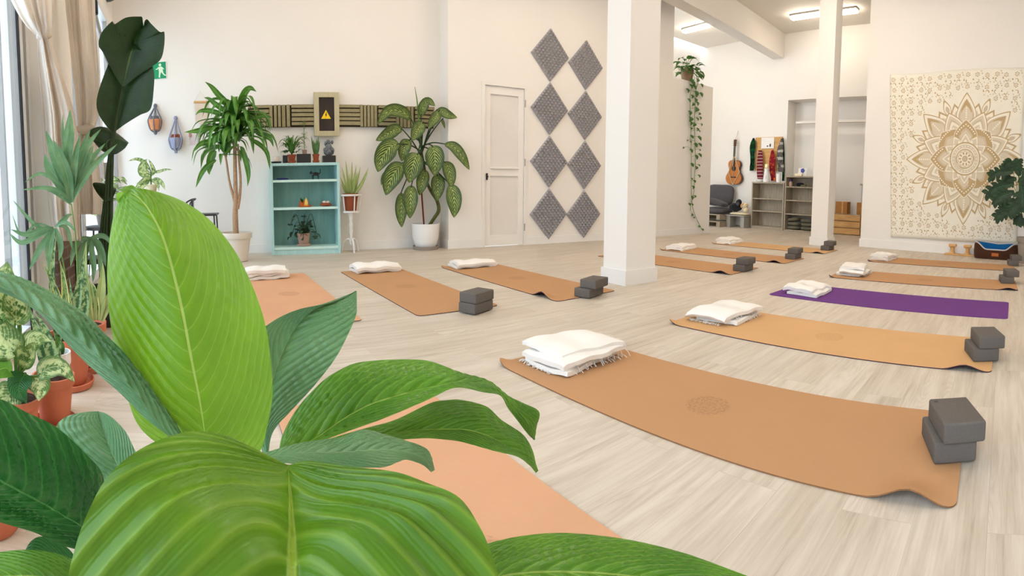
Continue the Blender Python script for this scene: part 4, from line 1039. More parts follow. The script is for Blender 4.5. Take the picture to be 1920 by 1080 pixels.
# --- far lime dieffenbachia on a stand near the window corner
D = 6.0
c = UP(284, 366, D); zt = c.z; c.z = 0
t = thing('plant_stand', 'tall thin plant stand in the window corner', 'stand', c)
MB().lathe([(0, zt - .02), (.15, zt - .02), (.15, zt), (0, zt)], (0, 0, 0), 28).build('top', M['blackmetal'], t)
for a in (.3, 2.4, 4.5): MB().tube([(.1 * math.cos(a), .1 * math.sin(a), zt - .02), (.17 * math.cos(a), .17 * math.sin(a), 0)], .009).build('leg', M['blackmetal'], t)
t, s0 = pot('dieffenbachia', 'lime green dieffenbachia in a cream pot against the back wall, by the windows', 'plant', (c.x, c.y, zt + .001), .075, .125, simple('pale yellow pot', rgb(226, 214, 176), .5, .4, .05, 8))
for pts, w in [([(282, 320), (270, 304), (256, 298), (240, 302)], .05), ([(281, 328), (268, 322), (268, 308), (276, 298)], .12), ([(284, 322), (296, 322), (310, 318), (324, 318)], .035), ([(286, 336), (296, 338), (304, 344), (310, 356)], .06), ([(280, 338), (268, 340), (258, 350), (250, 362)], .06), ([(284, 340), (290, 340), (296, 346), (298, 358)], .05), ([(280, 340), (272, 344), (266, 352), (262, 362)], .06), ([(283, 336), (276, 334), (268, 338), (264, 346)], .06), ([(284, 330), (288, 320), (284, 308), (278, 298)], .05)]:
    traced(t, s0, pts, [D, D - .08], w, 'dieffpale', 'ovate', nu=12, nv=6)
MB(t.location).tube([s0, UP(282, 318, D)], [.01, .006], 7).build('stalk', M['stemgreen'], t, loc=(0, 0, 0))
# --- black chair by the back wall
c = onX(382, 470, XB + .55); c.z = 0; sz = onX(388, 400, XB + .55).z
t = thing('chair', 'black metal chair by the back wall, left of the dracaena pot', 'chair', c)
MB().box((0, 0, sz - .012), (.38, .36, .022), 0, 0, .01).build('seat', M['blackmetal'], t)
for sx in (-1, 1):
    for sy_ in (-1, 1): MB().tube([(sx * .16, sy_ * .15, sz - .02), (sx * .18, sy_ * .17, 0)], .009).build('leg', M['blackmetal'], t)
MB().tube([(-.17, -.16, sz), (-.19, -.17, sz + .12), (-.17, -.1, sz + .17), (.17, -.1, sz + .17), (.19, -.17, sz + .12), (.17, -.16, sz)], .009, 8, smooth=6).build('back_frame', M['blackmetal'], t)
MB().box((-.1, -.13, sz + .11), (.12, .02, .13), 0, 0, .008).build('backrest', M['blackmetal'], t)
# --- hanging ornament near the window head
c = onX(203, 2, XB + .5)
t = thing('hanging_wire_lamp', 'grey filigree lamp hanging near the window corner, only its bottom in view', 'lamp', (c.x, c.y, ZC))
dz_ = c.z - ZC
MB().tube([(0, 0, 0), (0, 0, dz_ + .3)], .004, 6).build('cord', M['black'], t)
m = MB(); m.lathe([(.02, dz_ + .3), (.11, dz_ + .22), (.15, dz_ + .12), (.13, dz_ + .05), (.06, dz_ + .01), (.0, dz_)], (0, 0, 0), 24); m.build('shade', simple('grey wire mesh', rgb(90, 90, 88), .6, .3, .7, 90, .8), t)
# tilted inward-opening sash
a, b_ = onW(176, 20, .12), onW(216, 172, .08)
t = thing('opened_sash_frame', 'grey edge of an open tilted window sash beside the second curtain', 'window sash', a)
MB(a).tube([a, a.lerp(b_, .5), b_], .022, 8).build('stile', M['greyframe'], t, loc=(0, 0, 0))
c = onW(178, 14, .16); MB(a).box(c, (.05, .05, .12), .2, 0, .01).build('latch', M['black'], t, loc=(0, 0, 0))
# ================================================================== BACK WALL
XW = XB + .0005
def onB(px, py): return onX(px, py, XB)
# exit sign
a, b_ = onB(287, 118), onB(310, 147)
c = V(XW + .004, (a.y + b_.y) / 2 - .02, (a.z + b_.z) / 2); w_, h_ = .22, a.z - b_.z
t = tag(MB(c).box(c, (.01, w_ + .012, h_ + .012)).build('exit_sign', M['potwhite'], None, False), 'green emergency exit sign with a running figure, high on the back wall', 'sign')
MB(c).box(c + V(.0055, 0, 0), (.003, w_, h_)).build('sign_face', M['signgreen'], t, False, (0, 0, 0))
f = MB(c); k = h_ / .18; fo = c + V(.0075, .035, 0)
def fp(pts): f.prism([fo + V(0, y * k, z * k) for y, z in pts], (.001, 0, 0))
f.prism([fo + V(0, .012 * math.cos(q * PI / 6) * 1.2 * k, .058 * k + .017 * math.sin(q * PI / 6) * k) for q in range(12)], (.001, 0, 0))
fp([(-.022, .035), (.022, .04), (.03, .0), (.012, -.018), (-.014, -.012)]); fp([(-.022, .035), (-.014, .03), (-.035, .008), (-.05, .012), (-.048, .02), (-.037, .018)])
fp([(.02, .038), (.028, .03), (.046, .012), (.04, .006), (.022, .02)]); fp([(.012, -.018), (.03, .0), (.036, -.03), (.052, -.05), (.044, -.06), (.02, -.034)]); fp([(-.014, -.012), (.012, -.018), (.002, -.04), (-.004, -.07), (-.018, -.07), (-.016, -.04)])
fp([(-.018, -.07), (-.004, -.07), (.002, -.078), (-.018, -.078)]); fp([(.044, -.06), (.052, -.05), (.07, -.055), (.066, -.064)])
f.build('running_figure', M['signfig'], t, False, (0, 0, 0))
# macrame plant hangers
def hanger(px, ytop, ybot, ypot, cord, pot_m, label, rp, ztassel):
    tp, bt, pc = onB(px, ytop), onB(px, ybot), onB(px, ypot)
    o = V(XW + .085, tp.y, tp.z); t = thing('hanging_macrame_planter', label, 'plant hanger', o)
    h = (tp.z - pc.z); m = MB()
    hp = rp * 1.5
    for q in range(6):
        a = q * PI / 3; m.tube([(-.06, 0, 0), (rp * 1.02 * math.cos(a) * .8, rp * 1.02 * math.sin(a), -h + hp * .55), (rp * 1.05 * math.cos(a), rp * 1.05 * math.sin(a), -h), (rp * .7 * math.cos(a), rp * .7 * math.sin(a), -h - hp * .62), (0, 0, -h - hp * .85)], .007, 6, smooth=6)
    m.blob((0, 0, -h - hp * .9), (.045, .045, .05)); m.blob((-.06, 0, 0), (.05, .05, .06))
    m.build('cords', M[cord], t)
    MB().lathe([(rp * .7, -h - hp * .6), (rp * .95, -h + hp * .1), (rp, -h + hp * .42), (rp * .9, -h + hp * .42), (0, -h + hp * .3)], (0, 0, 0), 20).build('pot', M[pot_m], t)
    m = MB(); tz = bt.z - tp.z
    for q in range(9):
        a = q * .7; m.tube([(.008 * math.cos(a), .008 * math.sin(a), -h - hp * .9), (.018 * math.cos(a), .018 * math.sin(a), tz)], [.006, .005], 5)
    m.build('tassel', M[cord], t)
    m = MB()
    for q in range(5): a = q * 1.25; m.blob((rp * .4 * math.cos(a), rp * .4 * math.sin(a), -h + hp * .5), (.06, .06, .07), .1, 8, 6, seed=q)
    m.build('dried_flowers', M['terradk'] if cord == 'macblue' else M['macgrey'], t); return t
hanger(292, 199, 253, 234, 'macgrey', 'macorange', 'grey macrame hanger with an orange pot, left of the pair on the back wall', .085, 0)
hanger(330, 222, 288, 268, 'macblue', 'macblue', 'grey blue macrame hanger, right of the pair on the back wall', .085, 0)
# driftwood wall hanging and card behind the dracaena
a, b_ = onB(364, 192), onB(390, 192); tp = onB(376, 172); bt = onB(380, 232)
t = thing('hanging_macrame_banner', 'cream macrame banner on a driftwood stick behind the dracaena crown', 'wall decoration', V(XW + .02, tp.y, tp.z))
m = MB(t.location); a.x = b_.x = XW + .02; m.tube([a, b_], .014, 8); m.build('stick', M['pine'], t, loc=(0, 0, 0))
m = MB(t.location); tt = V(XW + .02, tp.y, tp.z); m.tube([a, tt, b_], .003, 5); m.build('string', M['maccream'], t, loc=(0, 0, 0))
m = MB(t.location); yc = (a.y + b_.y) / 2; hw = (b_.y - a.y) * .42; zc = a.z
m.prism([V(XW + .012, yc - hw, zc), V(XW + .012, yc + hw, zc), V(XW + .012, yc + hw, zc - .24), V(XW + .012, yc, bt.z - .02), V(XW + .012, yc - hw, zc - .24)], (.008, 0, 0)); m.build('weave', M['maccream'], t, False, (0, 0, 0))
a, b_ = onB(355, 252), onB(376, 271); o = V(XW + .004, (a.y + b_.y) / 2, (a.z + b_.z) / 2)
t = tag(MB(o).box(o, (.006, b_.y - a.y, a.z - b_.z)).build('hanging_paper_card', simple('pale pink card', rgb(222, 206, 206), .8, .2, .04, 8), None, False), 'small pale pink card pinned to the wall left of the dracaena', 'card')
for q in (-1, 1): MB(o).box(o + V(.01, q * (b_.y - a.y) * .42, (a.z - b_.z) * .42), (.012, .03, .05)).build('clip', M['pink'], t, False, (0, 0, 0))
# slatted felt panels
zt_, zb_ = onB(600, 197).z, onB(600, 238).z
bx = [465, 505, 546, 588, 634, 674, 708, 741, 776, 812]
for k, (a, b_) in enumerate(zip(bx, bx[1:])):
    if k == 3: continue
    y0, y1 = onB(a, 215).y + .001, onB(b_, 215).y - .001
    o = V(XW + .01, (y0 + y1) / 2, (zt_ + zb_) / 2); H = zt_ - zb_; W_ = y1 - y0
    side = ['leftmost', 'second from the left', 'third from the left', '', 'first right of the chalkboard', 'second right of the chalkboard', 'third right of the chalkboard', 'second from the right end', 'rightmost'][k]
    t = tag(MB(o).box(o, (.02, W_, H)).build('hanging_felt_panel', M['tandk'], None, False), 'olive brown ridged felt panel with %s ridges, %s of the row' % (('horizontal' if k % 2 == 0 else 'vertical'), side), 'wall panel', 'ridged felt panels in a row on the back wall')
    rd = random.Random(k); m = MB(o); z = 0; n = 7; sp = [.14, .05, .16, .05, .13, .06, .13, .04, .15, .05]; tot = sum(sp) + .04; q = .0
    ext = H if k % 2 == 0 else W_; lst = sp[:] ; rd.shuffle(lst); lst = sorted(sp, reverse=True); wide, thin = lst[:5], lst[5:]
    rd.shuffle(wide); x = 0
    for i in range(5):
        wv_ = wide[i] * ext / tot; g = thin[i] * ext / tot * 1.05; dp = rd.choice((.03, .045, .045))
        if k % 2 == 0: m.box(o + V(.01 + dp / 2, 0, H / 2 - x - wv_ / 2), (dp, W_ - .002, wv_), 0, 0)
        else: m.box(o + V(.01 + dp / 2, -W_ / 2 + x + wv_ / 2, 0), (dp, wv_, H - .002), 0, 0)
        x += wv_ + g
    m.build('ridges', M['tan'], t, False, (0, 0, 0))
# framed chalkboard with the warning triangle
a, b_ = onB(587, 175), onB(635, 256); d0 = .055
o = V(XW + d0, (a.y + b_.y) / 2, (a.z + b_.z) / 2); W_, H = b_.y - a.y, a.z - b_.z
t = thing('framed_chalkboard', 'tall sage-framed dark panel with a yellow warning triangle above the turquoise bookcase', 'chalkboard', o)
m = MB(); fw = .062
m.box((.012, 0, H / 2 - fw / 2), (.034, W_, fw)); m.box((.012, 0, -H / 2 + fw / 2), (.034, W_, fw)); m.box((.012, -W_ / 2 + fw / 2, 0), (.034, fw, H - 2 * fw)); m.box((.012, W_ / 2 - fw / 2, 0), (.034, fw, H - 2 * fw))
m.build('frame', M['frameolive'], t, False)
MB().box((0, 0, 0), (.02, W_ - 2 * fw + .002, H - 2 * fw + .002)).build('board', M['chalk'], t, False)
MB().box((-.028, 0, 0), (.05, W_ - .05, H - .05)).build('box', M['frameolive'], t, False)
ti = onX(611, 216, o.x) - o; s = .062; tri = [(0, s * 1.05), (s, -s * .75), (-s, -s * .75)]
MB().prism([(.011, ti.y + y, ti.z + z) for y, z in tri], (.003, 0, 0)).build('warning_triangle', M['yellow'], t, False)
m = MB(); m.prism([(.0142, ti.y + y, ti.z + z) for y, z in ((.004, .036), (-.012, -.004), (-.002, -.004), (-.006, -.034), (.012, .008), (.002, .008), (.010, .036))], (.0008, 0, 0)); m.build('lightning_symbol', M['black'], t, False)
# ---------------- turquoise bookcase
fr = onZ(575, 473.5).x
fr = XB + .30
y0, y1 = onX(508, 390, fr).y, onX(638, 390, fr).y
zt_ = onX(575, 305, fr).z; W_ = y1 - y0; yc = (y0 + y1) / 2; dpt = fr - XB - .006; xc = XB + .004 + dpt / 2
BK = V(xc, yc, 0)
t = thing('bookcase', 'turquoise painted bookcase against the back wall', 'bookcase', BK)
th = .032
for s in (-1, 1): MB().box((0, s * (W_ / 2 - th / 2), zt_ / 2), (dpt, th, zt_), 0, 0, .003).build('side_panel', M['teal'], t, False)
MB().box((0, 0, zt_ - th / 2), (dpt + .004, W_ - 2 * th, th)).build('top', M['teal'], t, False)
MB().box((-dpt / 2 + .006, 0, zt_ / 2), (.01, W_ - 2 * th, zt_ - .02)).build('back_panel', M['tealdk'], t, False)
sh = []
for yy in (336.5, 388.5, 463): 
    z = onX(575, yy, fr).z; sh.append(z); MB().box((.002, 0, z - .014), (dpt - .01, W_ - 2 * th, .028)).build('shelf', M['tealedge'], t, False)
MB().box((dpt / 2 - .02, 0, (sh[2] - .028) / 2), (.018, W_ - 2 * th, sh[2] - .029)).build('plinth', M['teal'], t, False)
zt2 = zt_ + .001
def onS(px, z, off=-.08): # a point on the bookcase, px column, depth offset behind the front
    X = fr + off; p = onX(px, 380, X); return V(X, p.y, z)
# things on top
p = onS(520, zt2); 
t = thing('candle_dish', 'cream candle on a black dish, left on top of the turquoise bookcase', 'candle', p)
MB().lathe([(0, 0), (.055, 0), (.07, .022), (.06, .022), (.05, .008), (0, .008)], (0, 0, 0), 24).build('dish', M['blackcer'], t)
MB().lathe([(.036, .0085), (.04, .05), (.034, .085), (.0, .088)], (0, 0, 0), 18).build('candle', simple('cream wax', rgb(228, 214, 200), .5, .4, .05, 9), t)
def tray(px0, px1, h, label, off=-.14, dep=.11):
    a, b_ = onS(px0, zt2, off), onS(px1, zt2, off); c = (a + b_) / 2; w_ = b_.y - a.y
    t = thing('black_planter_box', label, 'box', c)
    m = MB(); m.box((0, 0, .006), (dep, w_, .012)); 
    for s in (-1, 1): m.box((s * (dep / 2 - .005), 0, h / 2 + .006), (.01, w_, h - .012)); m.box((0, s * (w_ / 2 - .005), h / 2 + .006), (dep - .02, .01, h - .012))
    m.build('box', M['blackcer'], t, False)
    MB().box((0, 0, h * .4), (dep - .02, w_ - .02, h * .7)).build('filling', M['soil'], t, False); return t, c
tray(532, 541, .10, 'small black box left behind the spiky plant on top of the bookcase', -.16, .1)
t2, c2 = tray(558, 584, .11, 'long black planter box in the middle of the bookcase top', -.10, .09)
# little pale plant in a white pot standing behind
p = onS(573, zt2, -.215)
t, s0 = pot('potted_seedling', 'thin pale green plant in a pinkish pot at the back of the bookcase top', 'plant', p, .03, .17, M['potpink'], rim=False)
m = MB(t.location)
for k in range(26):
    z = R1.uniform(.0, .36); a = R1.uniform(0, 2 * PI); e = s0 + V(.0, .0, z); q = V(math.cos(a) * .5, math.sin(a), .4) * .05
    m.leaf([e, e + q * .6, e + q + V(0, 0, -.01)], .025, 'ovate', nu=6, nv=2, seed=k)
m.build('foliage', M['aloe'], t, True, (0, 0, 0)); MB(t.location).tube([s0, s0 + V(0, 0, .36)], .003).build('stem', M['stemgreen'], t, loc=(0, 0, 0))
def grassy(parent, s0, n, L, w, mat, spread, seed, droop=.5):
    rd = random.Random(seed); m = MB(parent.location)
    for k in range(n):
        a = rd.uniform(0, 2 * PI); l = L * rd.uniform(.6, 1.1); sp_ = spread * rd.uniform(.3, 1.1); d = V(math.cos(a) * .8, math.sin(a), 0)
        m.leaf([s0, s0 + d * sp_ * .35 * l + V(0, 0, l * .5), s0 + d * sp_ * .75 * l + V(0, 0, l * (.85 - droop * .2 * sp_)), s0 + d * sp_ * 1.15 * l + V(0, 0, l * (.95 - droop * sp_))], w * rd.uniform(.7, 1.2), 'strap', nu=10, nv=2, seed=k, fold=.4)
    m.build('foliage', mat, parent, True, (0, 0, 0), 0, 80)
p = onS(549, zt2, -.05)
t, s0 = pot('spider_plant', 'spiky green plant in a terracotta pot on top of the turquoise bookcase', 'plant', p, .052, .085, M['terradk'], True)
grassy(t, s0, 38, .27, .028, M['fern'], .85, 5, .6)
m = MB(t.location)
for k in range(24):
    a = R1.uniform(0, 6.28); e = s0 + V(.07 * math.cos(a) * R1.random(), .08 * math.sin(a), R1.uniform(.02, .14)); m.leaf([e, e + V(.02, .03 * math.sin(a), .02), e + V(.03, .07 * math.sin(a), .0)], .035, 'ovate', nu=6, nv=2, seed=k)
m.build('lower_leaves', M['pothos'], t, True, (0, 0, 0))
p = onS(594, zt2, -.05)
t, s0 = pot('small_snake_plant', 'small snake plant in a terracotta pot on the bookcase, below the chalkboard', 'plant', p, .042, .085, M['terradk'], True)
m = MB(t.location)
for k, (dy, h_, w_) in enumerate([(-.055, .24, .03), (-.03, .19, .035), (-.01, .17, .035), (.012, .2, .04), (.035, .24, .034), (.05, .18, .03), (.0, .14, .05)]):
    m.leaf([s0 + V(0, dy * .3, 0), s0 + V(.01, dy * .7, h_ * .5), s0 + V(.01, dy, h_)], w_, 'blade', (0, 1, 0), nu=8, nv=4)
m.build('foliage', leaf_mat('dark small snake leaf', rgb(90, 130, 60), rgb(36, 72, 34), rgb(120, 150, 80), kind='banded', transl=.1), t, True, (0, 0, 0))
# statue on a black plinth
p = onS(618, zt2, -.09)
t = thing('display_block', 'black display block carrying the dark figurine on the bookcase top', 'stand', p)
MB().box((0, 0, .043), (.11, .16, .086), 0, 0, .004).build('block', M['blackcer'], t, False)
t = thing('figurine', 'silver and black seated figurine on the black block atop the bookcase', 'figurine', p + V(0, 0, .0865))
m = MB(); m.blob((0, 0, .045), (.08, .13, .09), .03, p=2.4); m.blob((0, 0, .10), (.065, .085, .11), .05); m.blob((.005, -.005, .165), (.055, .06, .07), .02); m.blob((.02, .04, .07), (.05, .06, .06), .05); m.blob((.02, -.04, .07), (.05, .06, .06), .05, seed=2)
m.blob((0, .045, .165), (.03, .035, .05), .03); m.blob((0, -.04, .15), (.03, .03, .06), .03); m.build('body', M['statue'], t)
# upper compartment
p = onS(593, sh[0] + .001, -.1)
t = thing('cat_figurine', 'small black cat figurine with raised tail in the bookcase', 'figurine', p)
m = MB(); m.tube([(0, -.035, .062), (0, .0, .068), (0, .035, .06)], [.02, .022, .02], 10, smooth=5)
for y in (-.036, .03): 
    for x in (-.012, .012): m.tube([(x, y, .055), (x, y, 0)], [.009, .006], 7)
m.blob((0, -.058, .08), (.036, .04, .036)); m.tube([(0, .038, .065), (0, .058, .085), (0, .055, .115), (0, .062, .128)], [.007, .005], 7, smooth=5)
for x in (-.01, .01): m.tube([(x, -.056, .092), (x, -.056, .11)], [.008, .001], 6)
m.build('body', M['blackcer'], t)
p = onS(531, sh[0] + .001, -.1)
t = tag(MB(p).blob(p + V(0, 0, .013), (.12, .15, .026), .05, p=3).build('folded_cloth', M['bluecloth']), 'small navy blue folded cloth on the upper bookcase shelf', 'cloth')
# middle compartment
p = onS(572, sh[1] + .001, -.1)
t = thing('cone_dish', 'orange clay dish with a golden cone and tiny plant in the bookcase', 'incense dish', p)
MB().lathe([(0, 0), (.075, 0), (.09, .018), (.082, .02), (.06, .006), (0, .006)], (0, 0, 0), 26).build('dish', M['orange'], t)
MB().lathe([(.024, .0065), (.027, .03), (.02, .075), (.0, .118)], (.02, .012, 0), 16).build('cone', M['gold'], t)
MB().box((-.02, -.015, .04), (.03, .11, .07), 0, 0, .008).build('clay_back', M['orange'], t)
m = MB()
for k in range(10): m.leaf([(0, -.035, .05), (.012, -.04 + R1.uniform(-.02, .02), .09), (.02, -.035 + R1.uniform(-.05, .04), .10 + R1.uniform(-.02, .03))], .02, 'ovate', nu=6, nv=2, seed=k)
m.build('sprig', M['fern'], t)
p = onS(611, sh[1] + .004, -.1)
t = thing('driftwood_ornament', 'small brown and cream wooden ornament beside the orange dish', 'ornament', p)
m = MB(); m.blob((0, 0, .02), (.06, .14, .04), .08, p=3); m.build('base', M['terradk'], t)
m = MB(); m.blob((.01, -.02, .052), (.04, .05, .03), .05); m.blob((.01, .025, .052), (.04, .045, .03), .05, seed=3); m.build('stones', M['maccream'], t)
# bottom compartment plant
p = onS(568, sh[2] + .001, -.13)
t, s0 = pot('pothos', 'trailing dark plant in a pale clay pot in the bottom of the bookcase', 'plant', p, .085, .145, M['potpink'], True, rim=False)
m = MB(t.location); ms = MB(t.location)
for k in range(11):
    a = k * .62; e = s0 + V(.08 * math.cos(a), .1 * math.sin(a) + .02 * (k % 2), .05 + .1 * (k % 3)); 
    q = s0 + V(.1 * math.cos(a) * .8, .17 * math.sin(a), .02 + .1 * math.sin(k * 1.7)); ms.tube([s0, e, q], .003, 5, smooth=5)
    for i in range(6):
        b0 = s0.lerp(e, i / 5) if i < 3 else e.lerp(q, (i - 2) / 3); r = V(R1.uniform(-.02, .04), R1.uniform(-.05, .05), R1.uniform(-.03, .05))
        m.leaf([b0, b0 + r * .8, b0 + r * 1.5 + V(0, 0, -.03)], .072, 'heart', nu=8, nv=4, seed=k * 9 + i)
m.build('foliage', M['pothosdk'], t, True, (0, 0, 0)); ms.build('stems', M['stemdark'], t, loc=(0, 0, 0))
# ---------------- aloe on its wrought iron stand
SX = XB + .25
c = onX(659, 470, SX); c.z = 0; zr_, zp = onX(660, 366, SX).z, onX(660, 397, SX).z
t = thing('plant_stand', 'white wrought iron plant stand right of the turquoise bookcase', 'plant stand', c)
m = MB(); n = 28
def ring(m, z, r, rr): m.tube([(r * math.cos(2 * PI * q / n), r * math.sin(2 * PI * q / n), z) for q in range(n + 1)], rr, 8)
ring(m, zr_, .125, .012); m.build('ring', M['whitemetal'], t)
MB().lathe([(0, zp - .01), (.105, zp - .01), (.108, zp + .012), (0, zp + .012)], (0, 0, 0), 28).build('plate', M['whitemetal'], t)
for q in range(5):
    a = q * 2 * PI / 5 + .25; MB().tube([(.125 * math.cos(a), .125 * math.sin(a), zr_), (.10 * math.cos(a), .10 * math.sin(a), zp)], .008, 6).build('strut', M['whitemetal'], t)
MB().lathe([(.045, zp - .01), (.03, zp - .06), (.02, zp - .12), (.032, zp - .17), (.018, zp - .2), (.026, zp - .25), (.016, zp - .28), (.014, .16), (.02, .14), (.012, .1)], (0, 0, 0), 16).build('column', M['whitemetal'], t)
for q in range(3):
    a = q * 2 * PI / 3 + .1; MB().tube([(0, 0, .14), (.04 * math.cos(a), .04 * math.sin(a), .17), (.1 * math.cos(a), .1 * math.sin(a), .12), (.13 * math.cos(a), .13 * math.sin(a), .006)], .011, 7, smooth=6).build('leg', M['whitemetal'], t)
t, s0 = pot('aloe', 'pale green aloe in a brown clay pot on the white iron stand', 'plant', (c.x, c.y, zp + .0125), .095, zr_ - zp + .01, M['terradk'], False)
for e in t.children: pass
D = math.hypot(c.x, c.y)
for k, (x, y) in enumerate([(641, 312), (637, 330), (660, 302), (668, 308), (692, 312), (690, 322), (684, 330), (648, 300), (676, 312), (655, 325), (670, 322), (640, 345)]):
    e = UP(x, y, D + (k % 3 - 1) * .07); mid = s0.lerp(e, .5) + V(0, (e.y - s0.y) * .12, -.02)
    MB(t.location).leaf([s0 + V(0, (e.y - s0.y) * .15, -.01), mid, e], .055, 'spike', (e - s0).cross(V(1, 0, .2)), nu=12, nv=4, fold=.5).build('leaf', M['aloe'], t, True, (0, 0, 0))
# ---------------- dracaena
PX = onZ(443, 491); base = V(PX.x - .08, PX.y, 0); D = math.hypot(base.x, base.y)
t, s0 = pot('dracaena', 'tall dracaena with arching leaves in a cream pot by the back wall', 'plant', base, .18, .33, M['potcream'], False)
MB().lathe([(.10, 0), (.125, .0), (.125, .03), (.10, .03)], (0, 0, 0), 28).build('foot_ring', M['black'], t)
def trunk(pts, r): MB(t.location).tube([s0 if p is None else UP(*p, D) for p in pts], r, 10, smooth=8).build('trunk', M['trunk'], t, loc=(0, 0, 0))
trunk([None, (441, 400), (442, 375), (441, 330), (440, 262)], [.035, .03, .024, .02])
trunk([(443, 392), (438, 370), (430, 340), (424, 300), (420, 285)], [.022, .013, .010])
trunk([(445, 392), (449, 370), (451, 340), (448, 300), (446, 270)], [.022, .014, .011])
heads = [(440, 246, 66, .54), (421, 284, 24, .40), (448, 258, 34, .5)]
rd = random.Random(5); m = MB(t.location); m.cx = XB + .02
cnt = 0
for hx, hy, n_, L in heads:
    h0 = UP(hx, hy, D)
    for k in range(n_):
        a = k * 2.399 + rd.uniform(-.3, .3); el = rd.uniform(-.15, 1.35); l = L * rd.uniform(.7, 1.15)
        hd = V(math.cos(a), math.sin(a), 0); st_ = h0 + V(0, 0, rd.uniform(-.05, .16))
        p1 = st_ + (hd * math.cos(el) + V(0, 0, math.sin(el))) * l * .38
        p2 = p1 + (hd * (math.cos(el) * .75 + .2) + V(0, 0, math.sin(el) * .35 - .28)) * l * .38
        p3 = p2 + (hd * .35 + V(0, 0, -.85 + .25 * math.sin(el))) * l * .42
        if p3.x < XB + .02: p3.x = XB + .03
        if p2.x < XB + .02: p2.x = XB + .05
        m.leaf([st_, p1, p2, p3], .070 * rd.uniform(.75, 1.25), 'strap', hd.cross(V(0, 0, 1)) + V(0, 0, .3 * rd.uniform(-1, 1)), .35, .06, 16, 4, seed=k)
for pts, w in [([(428, 195), (410, 178), (396, 162), (384, 153)], .05), ([(424, 210), (404, 195), (392, 185), (382, 183)], .045), ([(448, 195), (460, 172), (470, 165), (481, 172)], .06), ([(445, 215), (455, 190), (462, 172), (466, 166)], .055), ([(410, 245), (392, 240), (372, 245), (345, 248)], .05), ([(405, 300), (390, 310), (378, 325), (367, 352)], .045), ([(404, 282), (396, 295), (392, 320), (393, 328)], .07), ([(470, 260), (492, 275), (502, 290), (506, 318)], .04), ([(480, 250), (496, 255), (508, 262), (513, 276)], .04), ([(452, 275), (462, 305), (466, 330), (464, 350)], .05), ([(418, 215), (395, 208), (376, 208), (366, 216)], .045), ([(465, 225), (486, 218), (500, 218), (511, 221)], .04), ([(415, 250), (398, 265), (376, 270), (361, 286)], .055)]:
    P = poly(pts, [D - .05, D - rd.uniform(0, .2)]); m.leaf(P, w * 1.35, 'strap', (P[-1] - P[0]).cross(O - P[0]), .3, .05, 16, 4, seed=int(w * 1000))
m.build('foliage', M['drac'], t, True, (0, 0, 0), 0, 80)
# ---------------- tall dieffenbachia in the white pot
base = onZ(795, 466); base.x = max(base.x, XB + .22); D = math.hypot(base.x, base.y)
t = thing('dieffenbachia', 'tall dark dieffenbachia with pale veins in a white pot, by the wall corner', 'plant', base)
pw = (onX(822, 420, base.x).y - onX(767, 420, base.x).y) / 2 * .92
zp = onX(795, 419, base.x).z; zb = onX(795, 456, base.x).z
MB().lathe([(0, .0), (pw * .88, .0), (pw * .92, .045), (pw * .84, .045), (pw * .80, .015), (0, .015)], (0, 0, 0), 32).build('saucer', M['potgrey'], t)
MB().lathe([(pw * .62, .0155), (pw * .74, .04), (pw * .92, .15), (pw, zp), (pw * .94, zp), (pw * .9, zp - .03)], (0, 0, 0), 36).build('pot', M['potwhite'], t)
MB().lathe([(pw * .915, zp - .03), (0, zp - .025)], (0, 0, 0), 24).build('soil', M['soil'], t)
def c5(x, y): return (680 + x / 3.272, 150 + y / 3.272)
hub = UP(*c5(360, 430), D)
LV = [([(300, 245), (240, 195), (160, 190), (90, 270)], 78, .1), ([(245, 305), (200, 305), (140, 340), (80, 372)], 80, .1), ([(225, 392), (170, 410), (120, 480), (92, 565)], 122, .2), ([(290, 366), (265, 395), (250, 440), (240, 500)], 78, .1),
      ([(372, 262), (350, 285), (325, 330), (300, 372)], 84, .12), ([(258, 520), (210, 550), (170, 620), (142, 708)], 118, .25), ([(340, 450), (318, 490), (300, 560), (286, 632)], 122, .3), ([(425, 402), (440, 450), (444, 520), (440, 588)], 118, .25),
      ([(385, 550), (372, 600), (358, 660), (348, 708)], 78, .2), ([(455, 575), (462, 630), (460, 690), (455, 742)], 88, .1), ([(500, 500), (525, 540), (540, 600), (545, 664)], 80, .15), ([(535, 640), (555, 690), (564, 770), (560, 845)], 96, .2),
      ([(300, 645), (295, 700), (292, 780), (290, 850)], 92, .28), ([(236, 690), (238, 760), (236, 840), (240, 905)], 78, .15), ([(500, 392), (560, 410), (610, 470), (655, 552)], 66, .05), ([(358, 225), (372, 165), (400, 130), (445, 160)], 62, .05),
      ([(450, 190), (490, 195), (530, 215), (580, 232)], 58, .05), ([(470, 190), (450, 225), (420, 270), (402, 300)], 64, .12), ([(132, 560), (124, 590), (116, 620), (110, 646)], 24, -.1), ([(488, 240), (494, 262), (500, 280), (505, 300)], 18, 0)]
for k, (pts, w, fwd) in enumerate(LV):
    dd_ = D - fwd
    wm = w * 1.1 / 3.272 / F * dd_
    traced(t, hub, [c5(*q) for q in pts], [dd_ + .06, dd_ - .02, dd_], wm, 'dieff', 'oval', nu=22, nv=8, fold=.22, wave=.05, sr=.008, smat='stemdark', ridge=.03, rfreq=11, foot=hub + V(0, 0, R1.uniform(-.15, .1)))
P = [hub, UP(*c5(345, 260), D), UP(*c5(335, 140), D), UP(*c5(320, 42), D)]
MB(t.location).tube(P, [.014, .012, .009, .003], 8, smooth=6).build('spike', M['stemgreen'], t, loc=(0, 0, 0))
bs = base + V(0, 0, zp - .03)
MB(t.location).tube([V(bs.x, bs.y - .02, bs.z), UP(*c5(362, 700), D), UP(*c5(362, 500), D)], .011, 8).build('stake', M['stake'], t, loc=(0, 0, 0))
